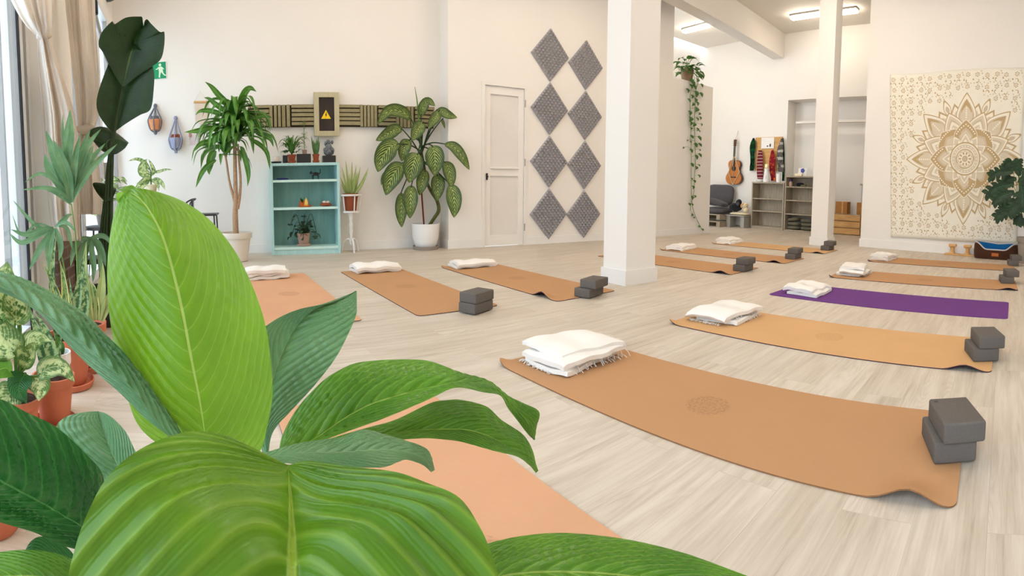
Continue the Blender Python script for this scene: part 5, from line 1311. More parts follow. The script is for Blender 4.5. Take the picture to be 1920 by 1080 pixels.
MB(t.location).tube([bs + V(0, .05, 0), UP(*c5(440, 845), D), UP(*c5(466, 800), D), UP(*c5(456, 740), D), UP(*c5(410, 665), D), UP(*c5(375, 560), D), hub], [.022, .024, .02, .016], 10, smooth=6).build('trunk', M['snaketrunk'], t, loc=(0, 0, 0))
# ---------------- acoustic foam diamonds
def onD(px, py): return onX(px, py, XD)
D1 = [(1031, 103.5), (1030, 208), (1029.5, 307), (1027, 401)]; D2 = [(1100, 123), (1099, 217.5), (1098, 312.5), (1097, 401)]
yl, yr = onD(994, 208).y, onD(1064, 209).y; hy = (yr - yl) / 2 * .99
pos_w = ['top', 'second', 'third', 'bottom']
for ci, col in enumerate((D1, D2)):
    zs = [onD(*q).z for q in col]
    for k, q in enumerate(col):
        c = onD(*q); c.x = XD + .0005
        c.y = (yl + yr) / 2 + (0 if ci == 0 else 2 * hy * 1.005)
        hz_ = (zs[0] - zs[3]) / 6 * .98; c.z = zs[0] - k * (zs[0] - zs[3]) / 3
        t = thing('hanging_foam_diamond', '%s grey foam diamond of the %s column beside the white door' % (pos_w[k], 'left' if ci == 0 else 'right'), 'acoustic panel', c, 0, 'grey acoustic foam diamonds')
        m = MB(); N_ = 10
        def dp(a, b_, x): return V(x, (a - b_) * hy, (1 - a - b_) * hz_)   # a, b_ in 0..1 along the two sides
        base_ = .022
        m.prism([dp(0, 0, 0), dp(0, 1, 0), dp(1, 1, 0), dp(1, 0, 0)], (base_, 0, 0)); m.build('backing', M['foam'], t, False)
        m = MB(); vs_, fs = [], []
        for i in range(N_):
            for j in range(N_):
                b0 = len(vs_); e = .002 / 1
                q4 = [dp((i + u) / N_, (j + v) / N_, base_ + .0004) for u, v in ((.02, .02), (.98, .02), (.98, .98), (.02, .98))]; ap = dp((i + .5) / N_, (j + .5) / N_, base_ + .042)
                q8 = [p.lerp(ap, .66) for p in q4]
                vs_ += q4 + q8; fs += [(b0 + x, b0 + (x + 1) % 4, b0 + 4 + (x + 1) % 4, b0 + 4 + x) for x in range(4)] + [(b0 + 4, b0 + 5, b0 + 6, b0 + 7)]
        m.add(vs_, fs).build('pyramids', M['foam'], t, False)
# ================================================================== RIGHT SIDE
# ---------------- tapestry
def onT(px, py): return onY(px, py, YT)
TL, BL_, TR, BR = onT(1669, 140), onT(1671, 444), onT(1919, 127), onT(1899, 457)
TR = V(TL.x + (TR.x - TL.x) * 1.02, YT, TR.z); 
tw, tz1, tz0 = 2.28, (TL.z + TR.z) / 2, BL_.z
o = V(TL.x, YT - .012, tz0); H = tz1 - tz0; Wt = (TR.x - TL.x)
def cloth(x, z):      # small waves and a slight sag of the upper edge
    u, v = x / Wt, z / H
    top = (TL.z + (TR.z - TL.z) * u) - tz0 - .035 * math.sin(PI * min(1, u * 2.1) % PI) * .6
    dx = (BL_.x - TL.x) * (1 - v) * (1 - u)
    return V(x + dx, -.007 + .004 * math.sin(u * 11 + v * 3) + .003 * math.sin(v * 13 + u * 5), v * top + (BR.z - tz0) * .6 * u * (1 - v))
M['tapcloth'] = fabric('cream cotton print ground', rgb(246, 239, 222), 300., .04)
M['tapgold'] = fabric('tan gold print', rgb(198, 170, 126), 300., .06)
M['tapmid'] = fabric('soft taupe print', rgb(214, 196, 166), 300., .06)
M['tappale'] = fabric('pale stone print', rgb(224, 210, 184), 300., .05)
M['tapwhite'] = fabric('ivory print', rgb(246, 238, 220), 300., .03)
t = thing('hanging_tapestry', 'large cream wall tapestry with a tan lotus mandala', 'tapestry', o)
m = MB(); m.grid(lambda u, v: cloth(u * Wt, v * H), 40, 40); cb = m.build('cloth', M['tapcloth'], t)
md = cb.modifiers.new('thick', 'SOLIDIFY'); md.thickness = .0015; md.offset = -1
C0 = onT(1806, 299); cx0, cz0 = C0.x - o.x, C0.z - o.z
RX = (onT(1806, 299).x - onT(1692, 299).x); RZ_ = (onT(1808, 175).z - onT(1803, 424).z) / 2
pr = MB(); LAY = [0]
MAT_I = {'gold': 0, 'mid': 1, 'pale': 2, 'white': 3}
def poly2(pts, mat, lay):
    """flat printed shape, in units of the mandala radius; fanned from its middle"""
    n = len(pts); cxm = sum(p[0] for p in pts) / n; cym = sum(p[1] for p in pts) / n
    vs_ = []
    for x, y in [(cxm, cym)] + list(pts):
        X, Z = cx0 + x * RX, cz0 + y * RZ_; X = min(max(X, .004), Wt - .004); Z = min(max(Z, .004), H - .004)
        q = cloth(X, Z); vs_.append(q + V(0, -.0009 - lay * .00028, 0))
    pr.add(vs_, [(0, 1 + (i + 1) % n, 1 + i) for i in range(n)], MAT_I[mat])
def petal(r0, r1, hw, ang, point=1.5, n=14, bul=.45):
    L = []; R_ = []
    for i in range(n + 1):
        s = i / n; r = r0 + (r1 - r0) * s
        w = hw * (math.sin(PI * min(1, s * .5 / bul)) if s < bul else math.cos(PI / 2 * ((s - bul) / (1 - bul))) ** (1 / point) if point <= 1 else (1 - ((s - bul) / (1 - bul)) ** 1.4) ** (1 / point * 1.4))
        if s < bul: w = hw * (.35 + .65 * math.sin(PI / 2 * s / bul))
        L.append((r, w)); R_.append((r, -w))
    pts = L + R_[::-1][1:]
    ca, sa = math.cos(ang), math.sin(ang)
    return [(x * ca - y * sa, x * sa + y * ca) for x, y in pts]
def stack(r0, r1, hw, ang, seq, lay, **k):
    for i, (mt, sh_) in enumerate(seq):
        rr0, rr1 = r0 + (r1 - r0) * sh_ * .5, r1 - (r1 - r0) * sh_
        poly2(petal(rr0, rr1, hw * (1 - sh_ * 1.35), ang, **k), mt, lay + i)
def disc(r, mat, lay, x=0, y=0, n=48, rx=1): poly2([(x + r * rx * math.cos(2 * PI * i / n), y + r * math.sin(2 * PI * i / n)) for i in range(n)], mat, lay)
ring8 = [i * PI / 4 + PI / 2 for i in range(8)]
for a in ring8:      # little drop leaves at the rim
    for s in (-1, 1): stack(.70, .97, .055, a + s * .40, [('gold', 0), ('white', .14), ('mid', .4)], 0)
for a in ring8:      # side lobes
    for s in (-1, 1): stack(.46, .86, .10, a + s * .235, [('mid', 0), ('gold', .03), ('white', .12), ('pale', .3), ('mid', .5)], 1, point=1.)
for a in ring8:      # big outer petals
    stack(.40, 1.0, .165, a, [('gold', 0), ('white', .045), ('mid', .16), ('pale', .30), ('white', .44), ('mid', .52), ('white', .60)], 6)
    tipr = .87; poly2(petal(.66, .90, .088, a, bul=.2), 'gold', 9); poly2(petal(.55, .80, .085, a, bul=.5), 'pale', 13)
    for k in range(5): disc(.013, 'white', 14, (.62 + .035 * k) * math.cos(a), (.62 + .035 * k) * math.sin(a), 8)
for a in ring8:      # middle petals between them
    a += PI / 8; stack(.30, .76, .165, a, [('gold', 0), ('white', .05), ('pale', .13), ('mid', .26), ('white', .34), ('pale', .46), ('mid', .56)], 14)
for i, a in enumerate(ring8):      # golden ring of pointed and round petals
    pt = 1.5 if i % 2 == 0 else 1.
    stack(.18, .58 if i % 2 == 0 else .56, .185 if i % 2 == 0 else .235, a, [('white', -.03), ('gold', 0), ('mid', .28), ('pale', .38)], 22 if i % 2 else 27, point=pt)
    hw_, R_ = (.15, .5) if i % 2 == 0 else (.2, .5)
    for k in range(-5, 6):
        aa = a + k * .075; rr = (.50 if i % 2 else .515 - abs(k) * .022)
        disc(.0125, 'white', 32, rr * math.cos(aa), rr * math.sin(aa), 8)
for i in range(12):
    a = i * PI / 6 + PI / 2; stack(.12, .395, .085, a, [('mid', 0), ('white', .05), ('pale', .16), ('mid', .42), ('white', .55)], 33)
for i in range(16):
    a = i * PI / 8; stack(.2, .31, .035, a, [('mid', 0), ('white', .12)], 38, point=1.)
disc(.252, 'gold', 41); disc(.232, 'white', 42); disc(.215, 'pale', 43); disc(.165, 'white', 44); disc(.15, 'gold', 45); disc(.138, 'tappale' if 0 else 'pale', 46)
for i in range(24): disc(.011, 'white', 44, .19 * math.cos(i * PI / 12), .19 * math.sin(i * PI / 12), 8)
for i in range(10): a = i * PI / 5; poly2(petal(.05, .13, .028, a), 'white', 47); poly2(petal(.06, .115, .014, a), 'gold', 48)
disc(.062, 'white', 49); disc(.046, 'gold', 50); disc(.036, 'mid', 51)
pr.build('mandala_print', [M['tapgold'], M['tapmid'], M['tappale'], M['tapwhite']], t, False)
# small scattered blossoms
pr = MB(); rd = random.Random(3)
def inside(x, y): return math.hypot(x, y) < 1.03 - .10 * (1 - abs(math.cos(4 * (math.atan2(y, x))))) 
gx = .152; row = 0; z = H / RZ_ - cz0 / RZ_ - .09
while z > -cz0 / RZ_ + .04:
    x = -cx0 / RX + .07; k = 0
    while x < (Wt - cx0) / RX - .05:
        xx, zz = x + rd.uniform(-.012, .012), z + rd.uniform(-.012, .012)
        if not inside(xx, zz):
            if row % 2 == 0:
                for q in range(6):
                    a = q * PI / 3 + k; rr = .027; n = 6
                    disc(.0115, 'mid' if q % 2 else 'gold', 0, xx + rr * math.cos(a), zz + rr * math.sin(a), 7)
                disc(.027, 'mid', 1, xx, zz, 12); disc(.019, 'white', 2, xx, zz, 12); disc(.008, 'gold', 3, xx, zz, 8)
                if k % 2: disc(.012, 'mid', 0, xx + .075, zz + .012, 8); disc(.009, 'pale', 0, xx + .09, zz - .04, 8); disc(.014, 'pale', 0, xx + .06, zz + .045, 8)
            else:
                a0 = k * 1.9
                for q in range(5): a = a0 + q * .62; disc(.0105 - .001 * q, 'gold', 0, xx + .028 * math.cos(a), zz + .028 * math.sin(a), 7)
                disc(.013, 'gold', 0, xx - .06, zz + .02, 8); disc(.010, 'mid', 0, xx + .05, zz - .03, 8); disc(.012, 'pale', 0, xx + .015, zz - .055, 8); disc(.013, 'pale', 0, xx - .045, zz - .035, 8)
        x += gx; k += 1
    z -= .088; row += 1
pr.build('blossom_print', [M['tapgold'], M['tapmid'], M['tappale'], M['tapwhite']], t, False)
# ---------------- wooden hand stands
def hstand(px, label):
    c = onZ(px, 477); c.y = min(c.y, YT - .12)
    t = thing('wooden_support', label, 'yoga prop', c, .05, 'mushroom-shaped wooden props by the tapestry')
    MB().box((0, 0, .011), (.225, .13, .022), 0, 0, .005).build('base', M['pine'], t)
    MB().lathe([(.052, .0225), (.034, .05), (.03, .09), (.04, .12)], (0, 0, 0), 18).build('post', M['pine'], t)
    MB().box((0, 0, .142), (.115, .085, .044), 0, 0, .014).build('cap', M['pine'], t)
hstand(1787, 'left of the two wooden props with rounded caps below the tapestry'); hstand(1819, 'right wooden prop with rounded cap, beside the dog bed')
# ---------------- dog bed
a, b_ = onZ(1824, 485), onZ(1907, 489); c = (a + b_) / 2; w_ = (b_ - a).length; dp_ = .30; a, b_ = onY(1824, 485, 7.2), onY(1907, 487, 7.2); w_ = b_.x - a.x; c = V((a.x + b_.x) / 2, 7.2 + .15, 0)
t = thing('dog_bed', 'dark brown dog bed with blue lining below the tapestry', 'dog bed', c, 0)
hF, hB = .14, .235
def wallr(sc, u):     # closed rounded rectangle path
    a_ = u * 2 * PI; ca, sa = math.cos(a_), math.sin(a_); p_ = .35
    return math.copysign(abs(ca) ** p_, ca) * w_ / 2 * sc, math.copysign(abs(sa) ** p_, sa) * dp_ / 2 * sc
def hgt(u):
    x, y = wallr(1, u); f_ = max(0, min(1, (abs(x) / (w_ / 2) - .42) / .5)) if y < 0 else 1
    f_ = f_ * f_ * (3 - 2 * f_); return hF + (hB - hF) * f_ - (.03 * (1 - abs(x) / (w_ / 2)) if y > 0 else 0)
NU = 96
def bedsurf(prof): # prof: list of (inset scale fn of height h)
    vs_, fs = [], []
    for i in range(NU):
        u = i / NU; h = hgt(u)
        for sc, zf in prof: x, y = wallr(sc, u); vs_.append((x, y, zf * h))
    n = len(prof)
    for i in range(NU):
        j = (i + 1) % NU
        for k in range(n - 1): fs.append((i * n + k, j * n + k, j * n + k + 1, i * n + k + 1))
    return vs_, fs
m = MB(); m.add(*bedsurf([(.5, .001), (.96, .001), (1.0, .12), (1.02, .5), (1.0, .85), (.96, .985)])); m.build('shell', M['brownfab'], t, True, angle=70)
m = MB(); m.add(*bedsurf([(.955, .985), (.90, .93), (.84, .7), (.80, .40), (.5, .36), (.02, .36)])); m.build('lining', M['bluefab'], t, True, angle=70)
P = [V(*wallr(.958, i / NU), hgt(i / NU) * .995) for i in range(NU + 1)]; MB().tube(P, .010, 8).build('piping', M['piping'], t)
MB().box((.0, -dp_ / 2 * 1.02 - .003, .07), (.10, .006, .045)).build('tag', M['orangetag'], t, False)
# ---------------- lobed plant at the right edge
D = 7.05
c = UP(1926, 470, D); c.z = 0
t, s0 = pot('lobed_plant', 'dark lobed-leaf plant in a grey pot cut by the right edge', 'plant', c, .15, onZ(0, 0, 0).z + .36, M['potgrey'], False)
hub = UP(1915, 400, D)
MB(t.location).tube([s0, hub, UP(1910, 330, D)], [.014, .008], 8, smooth=5).build('stalk', M['stemgreen'], t, loc=(0, 0, 0))
def lobed(m, P, w, seed):
    """a deeply cut leaf: midrib blade plus finger lobes"""
    P = spline(P, 6); n = len(P) - 1; ax = P[-1] - P[0]; sd = ax.cross(O - P[n // 2]).normalized()
    m.leaf([P[0], P[n // 2], P[n]], w * .45, 'lance', sd, .2, 0, 10, 4, seed=seed)
    for k in range(1, 5):
        b0 = P[int(n * (.1 + .18 * k))]
        for s in (-1, 1):
            e = b0 + sd * s * w * .55 * (1.05 - .12 * k) + ax * .16; m.leaf([b0, b0.lerp(e, .55) + V(0, 0, .006), e + V(0, 0, -.012)], w * .30, 'oval', (e - b0).cross(O - b0), .2, 0, 8, 4, seed=seed + k)
m = MB(t.location)
for k, (pts, w, f_) in enumerate([([(1900, 322), (1880, 322), (1862, 328), (1856, 334)], .22, .1), ([(1900, 345), (1880, 348), (1858, 358), (1846, 372)], .24, .15), ([(1902, 360), (1888, 364), (1872, 372), (1858, 384)], .26, .25), ([(1906, 385), (1890, 392), (1876, 402), (1862, 414)], .24, .2), ([(1912, 330), (1906, 318), (1908, 306), (1914, 300)], .22, 0), ([(1914, 400), (1912, 410), (1910, 416), (1905, 424)], .2, .15),
     ([(1912, 340), (1925, 330), (1940, 325), (1955, 330)], .25, .1), ([(1910, 370), (1905, 385), (1896, 396), (1886, 405)], .24, .3), ([(1915, 360), (1930, 365), (1945, 380), (1955, 395)], .25, .2), ([(1905, 310), (1895, 306), (1886, 310), (1880, 320)], .2, -.05), ([(1915, 350), (1918, 365), (1915, 385), (1910, 398)], .26, .3), ([(1902, 372), (1892, 380), (1884, 392), (1878, 408)], .2, .05), ([(1918, 320), (1925, 335), (1925, 350), (1920, 370)], .24, .2), ([(1906, 335), (1894, 336), (1886, 342), (1878, 352)], .22, .0)]):
    lobed(m, poly(pts, [D - f_]), w, k * 7)
m.build('foliage', M['split'], t, True, (0, 0, 0), 0, 80)
m = MB(t.location)
for k, (x, y) in enumerate([(1900, 325), (1900, 348), (1902, 362), (1906, 386), (1912, 332), (1914, 400), (1912, 342)]): m.tube([hub + V(0, 0, -.1), hub.lerp(UP(x, y, D), .6) + V(0, 0, .03), UP(x, y, D - .08)], .004, 5, smooth=5)
m.build('petioles', M['stemgreen'], t, loc=(0, 0, 0))
# ---------------- trailing pothos on the partition
c = onX(1288, 150, XD - .12); base = V(XD - .12, c.y, zH + .0005)
t, s0 = pot('trailing_pothos_hanging', 'trailing pothos in a brown pot on top of the partition wall', 'plant', base, .125, .22, simple('brown clay pot', rgb(140, 112, 88), .8, .2, .1, 9), False, rim=False)
rd = random.Random(8); m = MB(t.location); ms = MB(t.location)
for k in range(40):
    a = rd.uniform(0, 2 * PI); r = rd.uniform(.05, .26); e = s0 + V(r * math.cos(a) * .8, r * math.sin(a), rd.uniform(-.02, .26) - r * .35)
    q = V(math.cos(a), math.sin(a), rd.uniform(-.6, .3)) * .12; m.leaf([e, e + q * .5 + V(0, 0, .02), e + q], .10, 'heart', nu=8, nv=4, seed=k)
    ms.tube([s0, s0.lerp(e, .5) + V(0, 0, .05), e], .004, 5, smooth=4)
XP = XD + .035
def vine(pts, leaves, seed):
    P = [s0] + [onX(x, y, XP) for x, y in pts]; P[1].x = XP + .06
    S = spline(P, 10); ms.tube(S, .0045, 5); r_ = random.Random(seed); n = len(S)
    for x, y, sz in leaves:
        q = onX(x, y, XP + r_.uniform(.0, .05)); near = min(S, key=lambda s: (s - q).length); ms.tube([near, near.lerp(q, .6) + V(.01, 0, .02), q], .002, 4, smooth=3)
        d_ = V(r_.uniform(.1, .5), r_.uniform(-.8, .8), -1).normalized() * sz; m.leaf([q - d_ * .4 + V(.02, 0, 0), q + V(.035, 0, 0), q + d_ * .6 + V(.01, 0, 0)], sz * .85, 'heart', V(r_.uniform(-.3, .3), 1, r_.uniform(-.2, .2)).cross(d_).cross(d_) if 0 else V(.1, 1, d_.y * .8), .2, nu=8, nv=4, seed=seed)
def c3(x, y): return (1240 + x / 3.085, 90 + y / 3.085)
lf = [(175, 190, 34), (205, 185, 30), (225, 160, 32), (212, 150, 38), (200, 120, 34), (236, 165, 26), (150, 245, 28), (175, 280, 26), (200, 265, 36), (228, 268, 28), (230, 215, 22), (158, 303, 26), (180, 325, 24), (200, 355, 34), (205, 320, 28), (162, 375, 30), (165, 410, 34), (205, 410, 22), (222, 405, 20), (186, 442, 28), (168, 435, 24), (228, 443, 16), (215, 380, 20), (205, 470, 22), (168, 466, 16), (215, 480, 14), (173, 512, 26), (218, 520, 30), (196, 560, 28), (220, 558, 26), (165, 544, 16), (170, 593, 26), (218, 590, 14), (200, 630, 28), (220, 618, 26), (175, 675, 26), (198, 692, 24), (214, 678, 16), (215, 740, 20), (188, 770, 20), (172, 757, 14), (180, 805, 22), (175, 865, 24), (190, 858, 18), (175, 905, 16), (158, 903, 18), (172, 965, 18), (184, 980, 14), (213, 1032, 16), (235, 1050, 16), (145, 535, 12), (122, 577, 14), (180, 200, 36), (190, 225, 32), (196, 300, 26), (170, 220, 26)]
L1 = [(*c3(x, y), s_ / 3.085 / F * 9.2 * 1.15) for x, y, s_ in lf]
vine([c3(198, 170), c3(200, 250), c3(194, 350), c3(192, 450), c3(195, 560), c3(197, 650), c3(192, 740), c3(190, 820), c3(178, 900), c3(200, 980), c3(236, 1054)], L1[::2], 1)
vine([c3(176, 170), c3(168, 260), c3(166, 360), c3(170, 450), c3(172, 560), c3(174, 660), c3(172, 760), c3(174, 860), c3(168, 940)], L1[1::2], 2)
m.build('foliage', M['pothos'], t, True, (0, 0, 0), 0, 80); ms.build('stems', M['stemgreen'], t, loc=(0, 0, 0))
# ---------------- guitar
YG = YF - .0005
def onG(px, py, off=.05): return onY(px, py, YF - off)
gb, gt = onG(1377, 346), onG(1381, 262); Lg = gt.z - gb.z
t = thing('hanging_guitar', 'acoustic guitar hung on the far wall by a pale rope', 'guitar', V(gb.x, YF - .012, gb.z), 0)
t.rotation_euler = (0, math.atan2((gt.x - gb.x), Lg) * 1., 0)
half = [(0, 0), (.30, .0), (.62, .03), (.86, .10), (1., .20), (1., .31), (.88, .42), (.70, .52), (.64, .60), (.68, .70), (.76, .80), (.74, .90), (.58, .97), (.34, 1.), (0, 1.)]
bl = Lg * .54; bw = (onG(1393, 330).x - onG(1364, 330).x) / 2
H2 = resample(spline([V(x * bw, 0, z * bl) for x, z in half], 6), 40); outl = H2 + [V(-p.x, 0, p.z) for p in H2[::-1][1:-1]]
MB().prism([p * 1. + V(0, -.085, 0) for p in outl], (0, .075, 0)).build('body', M['guitarside'], t, False)
MB().prism([V(p.x * .975, -.0905, .008 + p.z * .975) for p in outl], (0, .005, 0)).build('top', M['guitar'], t, False)
ry = Matrix.Rotation(PI / 2, 3, 'X')
MB().lathe([(0, 0), (.05, 0), (.05, .0012), (0, .0012)], (0, -.0906, bl * .66), 24, rot=ry).build('soundhole', M['black'], t, False)
m = MB(); m.lathe([(.052, 0), (.062, 0), (.062, .001), (.052, .001)], (0, -.0906, bl * .66), 28, rot=ry); m.build('rosette', M['neck'], t, False)
MB().box((0, -.096, bl * .30), (.15, .010, .022), 0, 0, .004).build('bridge', M['neck'], t)
MB().box((0, -.098, bl * .76 + (Lg * .84 - bl * .76) / 2), (.052, .014, Lg * .84 - bl * .76)).build('neck', M['neck'], t, False)
MB().prism([(-.03, -.10, Lg * .84), (.03, -.10, Lg * .84), (.04, -.09, Lg), (-.04, -.09, Lg)], (0, .016, 0)).build('headstock', M['guitarside'], t, False)
for k in range(3):
    for s in (-1, 1): MB().tube([(s * .036, -.086, Lg * (.87 + .045 * k)), (s * .062, -.086, Lg * (.87 + .045 * k))], .007, 6).build('tuning_peg', M['chrome'], t)
m = MB()
for k in range(6): x = (k - 2.5) * .0075; m.tube([(x, -.1015, bl * .30), (x, -.1065, Lg * .86)], .0011, 4)
m.build('strings', M['chrome'], t)
m = MB(); m.tube([(0, -.10, -.01), (-bw * .62, -.104, bl * .50), (0, -.11, Lg * .62)], .010, 6); m.tube([(0, -.10, -.01), (bw * .80, -.104, bl * .52), (bw * .1, -.11, Lg * .62)], .010, 6); m.tube([(0, -.11, Lg * .62), (-.02, -.105, bl * .78)], .008, 6)
m.build('strap', M['strap'], t)
hk = onG(1382, 243, .0); m = MB()
m.tube([(-.02, -.07, Lg * .97), (.012, -.0, Lg + .22), (.03, -.07, Lg * .97)], .004, 5); m.build('hanging_rope', M['strap'], t)
# ---------------- grey shelving units
def cabinet(px0, px1, ytop, ybot, shelves, label, depth, back=YF):
    yfz = back - depth
    a, b_ = onY(px0, (ytop + ybot) / 2, yfz), onY(px1, (ytop + ybot) / 2, yfz); zt_ = onY((px0 + px1) / 2, ytop, yfz).z
    W_ = b_.x - a.x; c = V((a.x + b_.x) / 2, back - depth / 2 - .003, 0); th = .03
    t = thing('shelf_unit', label, 'shelf unit', c); d_ = depth - .004
    for s in (-1, 1): MB().box((s * (W_ / 2 - th / 2), 0, zt_ / 2), (th, d_, zt_), 0, 0, .002).build('side_panel', M['greywood'], t, False)
    MB().box((0, -.001, zt_ - th / 2), (W_ - 2 * th, d_, th)).build('top', M['greywood'], t, False)
    MB().box((0, d_ / 2 - .006, zt_ / 2), (W_ - 2 * th, .008, zt_ - .06)).build('back_panel', M['greywood'], t, False)
    zz = []
    for y in shelves:
        z = onY((px0 + px1) / 2, y, yfz).z; zz.append(z); MB().box((0, 0, z - .012), (W_ - 2 * th, d_ - .016, .024)).build('shelf', M['greywood'], t, False)
    MB().box((0, -d_ / 2 + .02, (zz[-1] - .024) / 2), (W_ - 2 * th, .016, zz[-1] - .026)).build('plinth', M['greywood'], t, False)
    return t, c, W_, zt_, zz, yfz
c1t, c1, c1w, c1z, c1s, c1y = cabinet(1408.5, 1469, 341.5, 431, (372, 395.5, 425), 'empty grey wooden shelf unit below the hanging knitwear', .30)
c2t, c2, c2w, c2z, c2s, c2y = cabinet(1470.5, 1526, 330, 434, (350, 375.5, 401.5, 432), 'taller grey shelf unit with cushions, half hidden by the slim pillar', .30)
# plank board and knitwear on it
a, b_ = onG(1415, 258, .03), onG(1469, 258, .03); zb = onG(1440, 320, .03).z
ob = V((a.x + b_.x) / 2, YF - .0125, (a.z + zb) / 2); Wb, Hb = (b_.x - a.x) * .92, a.z - zb
t = tag(MB(ob).box(ob, (Wb, .024, Hb)).build('hanging_plank_board', M['board'], None, False), 'light brown plank board on the far wall behind the knitwear', 'board')
MB(ob).box(ob + V(0, -.016, Hb / 2 - .06), (Wb, .012, .10)).build('top_rail', M['board'], t, False, (0, 0, 0))
a, b_ = onG(1427, 258, .06), onG(1450, 278, .06); op = V((a.x + b_.x) / 2, YF - .04, (a.z + b_.z) / 2); 
t = tag(MB(op).box(op, (b_.x - a.x, .004, a.z - b_.z)).build('hanging_paper_sheet', M['paper'], None, False), 'white sheet with small dark drawings at the top of the plank board', 'paper')
m = MB(op); w_ = b_.x - a.x
m.blob(op + V(w_ * .22, -.004, -.055), (.045, .004, .07), .15, 10, 6); m.blob(op + V(-.0, -.004, -.07), (.045, .004, .03), .1, 10, 6, seed=4); m.build('drawing', M['greyfab'], t, True, (0, 0, 0))
def knit(pts, ws_, mat, label, thick=.05, off=.08):
    P = [onG(x, y, off) for x, y in pts]; n = len(P); o = P[0].copy(); m = MB(o)
    S = resample(spline(P, 8), 30); vs_, fs = [], []; SEG = 14; sc = F / 11.2
    Wm = resample([V(w, 0, 0) for w in ws_], 1) if 0 else ws_
    for i, p in enumerate(S):
        u = i / 30 * (len(ws_) - 1); k = min(int(u), len(ws_) - 2); w = (ws_[k] + (ws_[k + 1] - ws_[k]) * (u - k)) / sc
        for q in range(SEG):
            a = 2 * PI * q / SEG; rr = 1 + .10 * math.sin(3 * a + i * .25); vs_.append(p + V(w / 2 * math.cos(a) * rr, thick / 2 * math.sin(a) * rr, 0))
    for i in range(30):
        for q in range(SEG): j = (q + 1) % SEG; fs.append((i * SEG + q, i * SEG + j, (i + 1) * SEG + j, (i + 1) * SEG + q))
    fs.append(tuple(range(SEG))); fs.append(tuple(30 * SEG + q for q in range(SEG)))
    ob_ = m.add(vs_, fs).build('hanging_scarf', mat, None, True); return tag(ob_, label, 'scarf', 'knitted scarves on the plank board')
knit([(1413, 259), (1411, 275), (1411, 300), (1409, 320)], [3, 11, 13, 12, 10, 10, 9, 11, 9], M['scarfgreen'], 'dark green knitted scarf, leftmost on the plank board')
knit([(1425, 282), (1425, 300), (1425, 320), (1425, 339)], [7, 12, 13, 14, 14, 14, 13], M['scarfred'], 'burgundy striped knitted scarf in front of the plank board', off=.10)
knit([(1448, 281), (1448, 300), (1448, 320), (1450, 339)], [4, 10, 13, 13, 12, 11, 11], M['scarforange'], 'crimson scarf with orange pattern, right of the burgundy one', off=.10)
knit([(1466, 260), (1463, 280), (1463, 300), (1464, 322)], [3, 9, 13, 14, 14, 14, 13], M['scarfgrey'], 'grey striped knitted scarf, rightmost on the plank board', off=.09)
knit([(1468, 259), (1469, 290), (1469, 320), (1468, 339)], [2, 4, 5, 5, 5, 5], M['scarfgreen'], 'narrow dark scarf hanging at the right edge of the plank board', thick=.03, off=.035)
# things on the low shelf unit
def onC(px, z, y=None): p = onY(px, 340, (y or c1y) ); return V(p.x, (y or c1y), z)
p = onC(1424.5, c1z + .001, c1y + .05)
t = tag(MB(p).lathe([(.05, 0), (.085, .03), (.09, .06), (.08, .06), (.06, .015), (0, .012)], p, 22).build('bowl', M['potwhite']), 'small white bowl on the low grey shelf unit', 'bowl')
p = onC(1437, c1z + .001, c1y + .07)
t = thing('statuette', 'white statuette with pale yellow top between the two red scarves', 'statuette', p)
m = MB(); m.lathe([(.075, 0), (.08, .05), (.06, .16), (.05, .26), (.06, .3), (.0, .31)], (0, 0, 0), 16); m.blob((.01, -.05, .10), (.07, .06, .12), .06); m.build('figure', M['paper'], t)
MB().box((0, 0, .355), (.075, .075, .085), 0, 0, .01).build('lantern_top', simple('pale yellow wax', rgb(246, 232, 178), .6, .3, .04, 8), t)
p = onC(1459.5, c1z + .001, c1y + .06)
tag(MB(p).lathe([(.05, 0), (.053, .19), (.046, .19), (.044, .01), (0, .01)], p, 22).build('vase', M['potwhite']), 'plain white cylinder vase on the low shelf, under the grey scarf', 'vase')
# things in and on the tall shelf unit
p = onC(1503, c2z + .001, c2y + .06)
t = thing('greeting_card', 'white card with a blue flower on the taller grey shelf unit', 'card', p)
MB().box((0, .02, .085), (.20, .006, .17), 0, 0, 0, Matrix.Rotation(-.12, 3, 'X')).build('card', M['paper'], t, False)
m = MB()
for k in range(5): a = k * 1.257; m.blob((.01 + .028 * math.cos(a), .006, .115 + .028 * math.sin(a)), (.045, .006, .045), .05, 10, 6, seed=k)
m.build('flower', simple('blue violet print', rgb(84, 88, 168), .7, .2, .2, 40), t)
p = onC(1497, c2z + .001, c2y + .03)
t = tag(MB(p).box(p + V(0, -.0, .026), (.17, .05, .05), 0, 0, .004).build('candle_block', simple('cream candle block', rgb(250, 232, 196), .5, .4, .03, 8)), 'cream block candle in front of the flower card', 'candle')
p = onC(1480, c2s[0] + .001, c2y + .10); p.x = c2.x - c2w / 2 + .085
t = thing('bottle', 'pale bottle with a purple cap in the taller shelf unit', 'bottle', p)
MB().lathe([(.036, 0), (.04, .02), (.04, .09), (.024, .11), (0, .112)], (0, 0, 0), 18).build('body', simple('pale peach plastic', rgb(200, 164, 138), .4, .4, .05, 9), t)
MB().lathe([(.026, .1125), (.028, .15), (.02, .16), (0, .16)], (0, 0, 0), 16).build('cap', simple('purple cap', rgb(62, 40, 110), .4, .4, .05, 9), t)
p = onC(1500, c2s[0] + .003, c2y + .13)
tag(MB(p).blob(p + V(0, 0, .045), (.19, .10, .08), .05, p=2.5, seed=2).build('dark_pouch', M['blackfab']), 'black crumpled pouch in the top of the taller shelf unit', 'pouch')
p = onC(1507, c2s[0] + .003, c2y + .045)
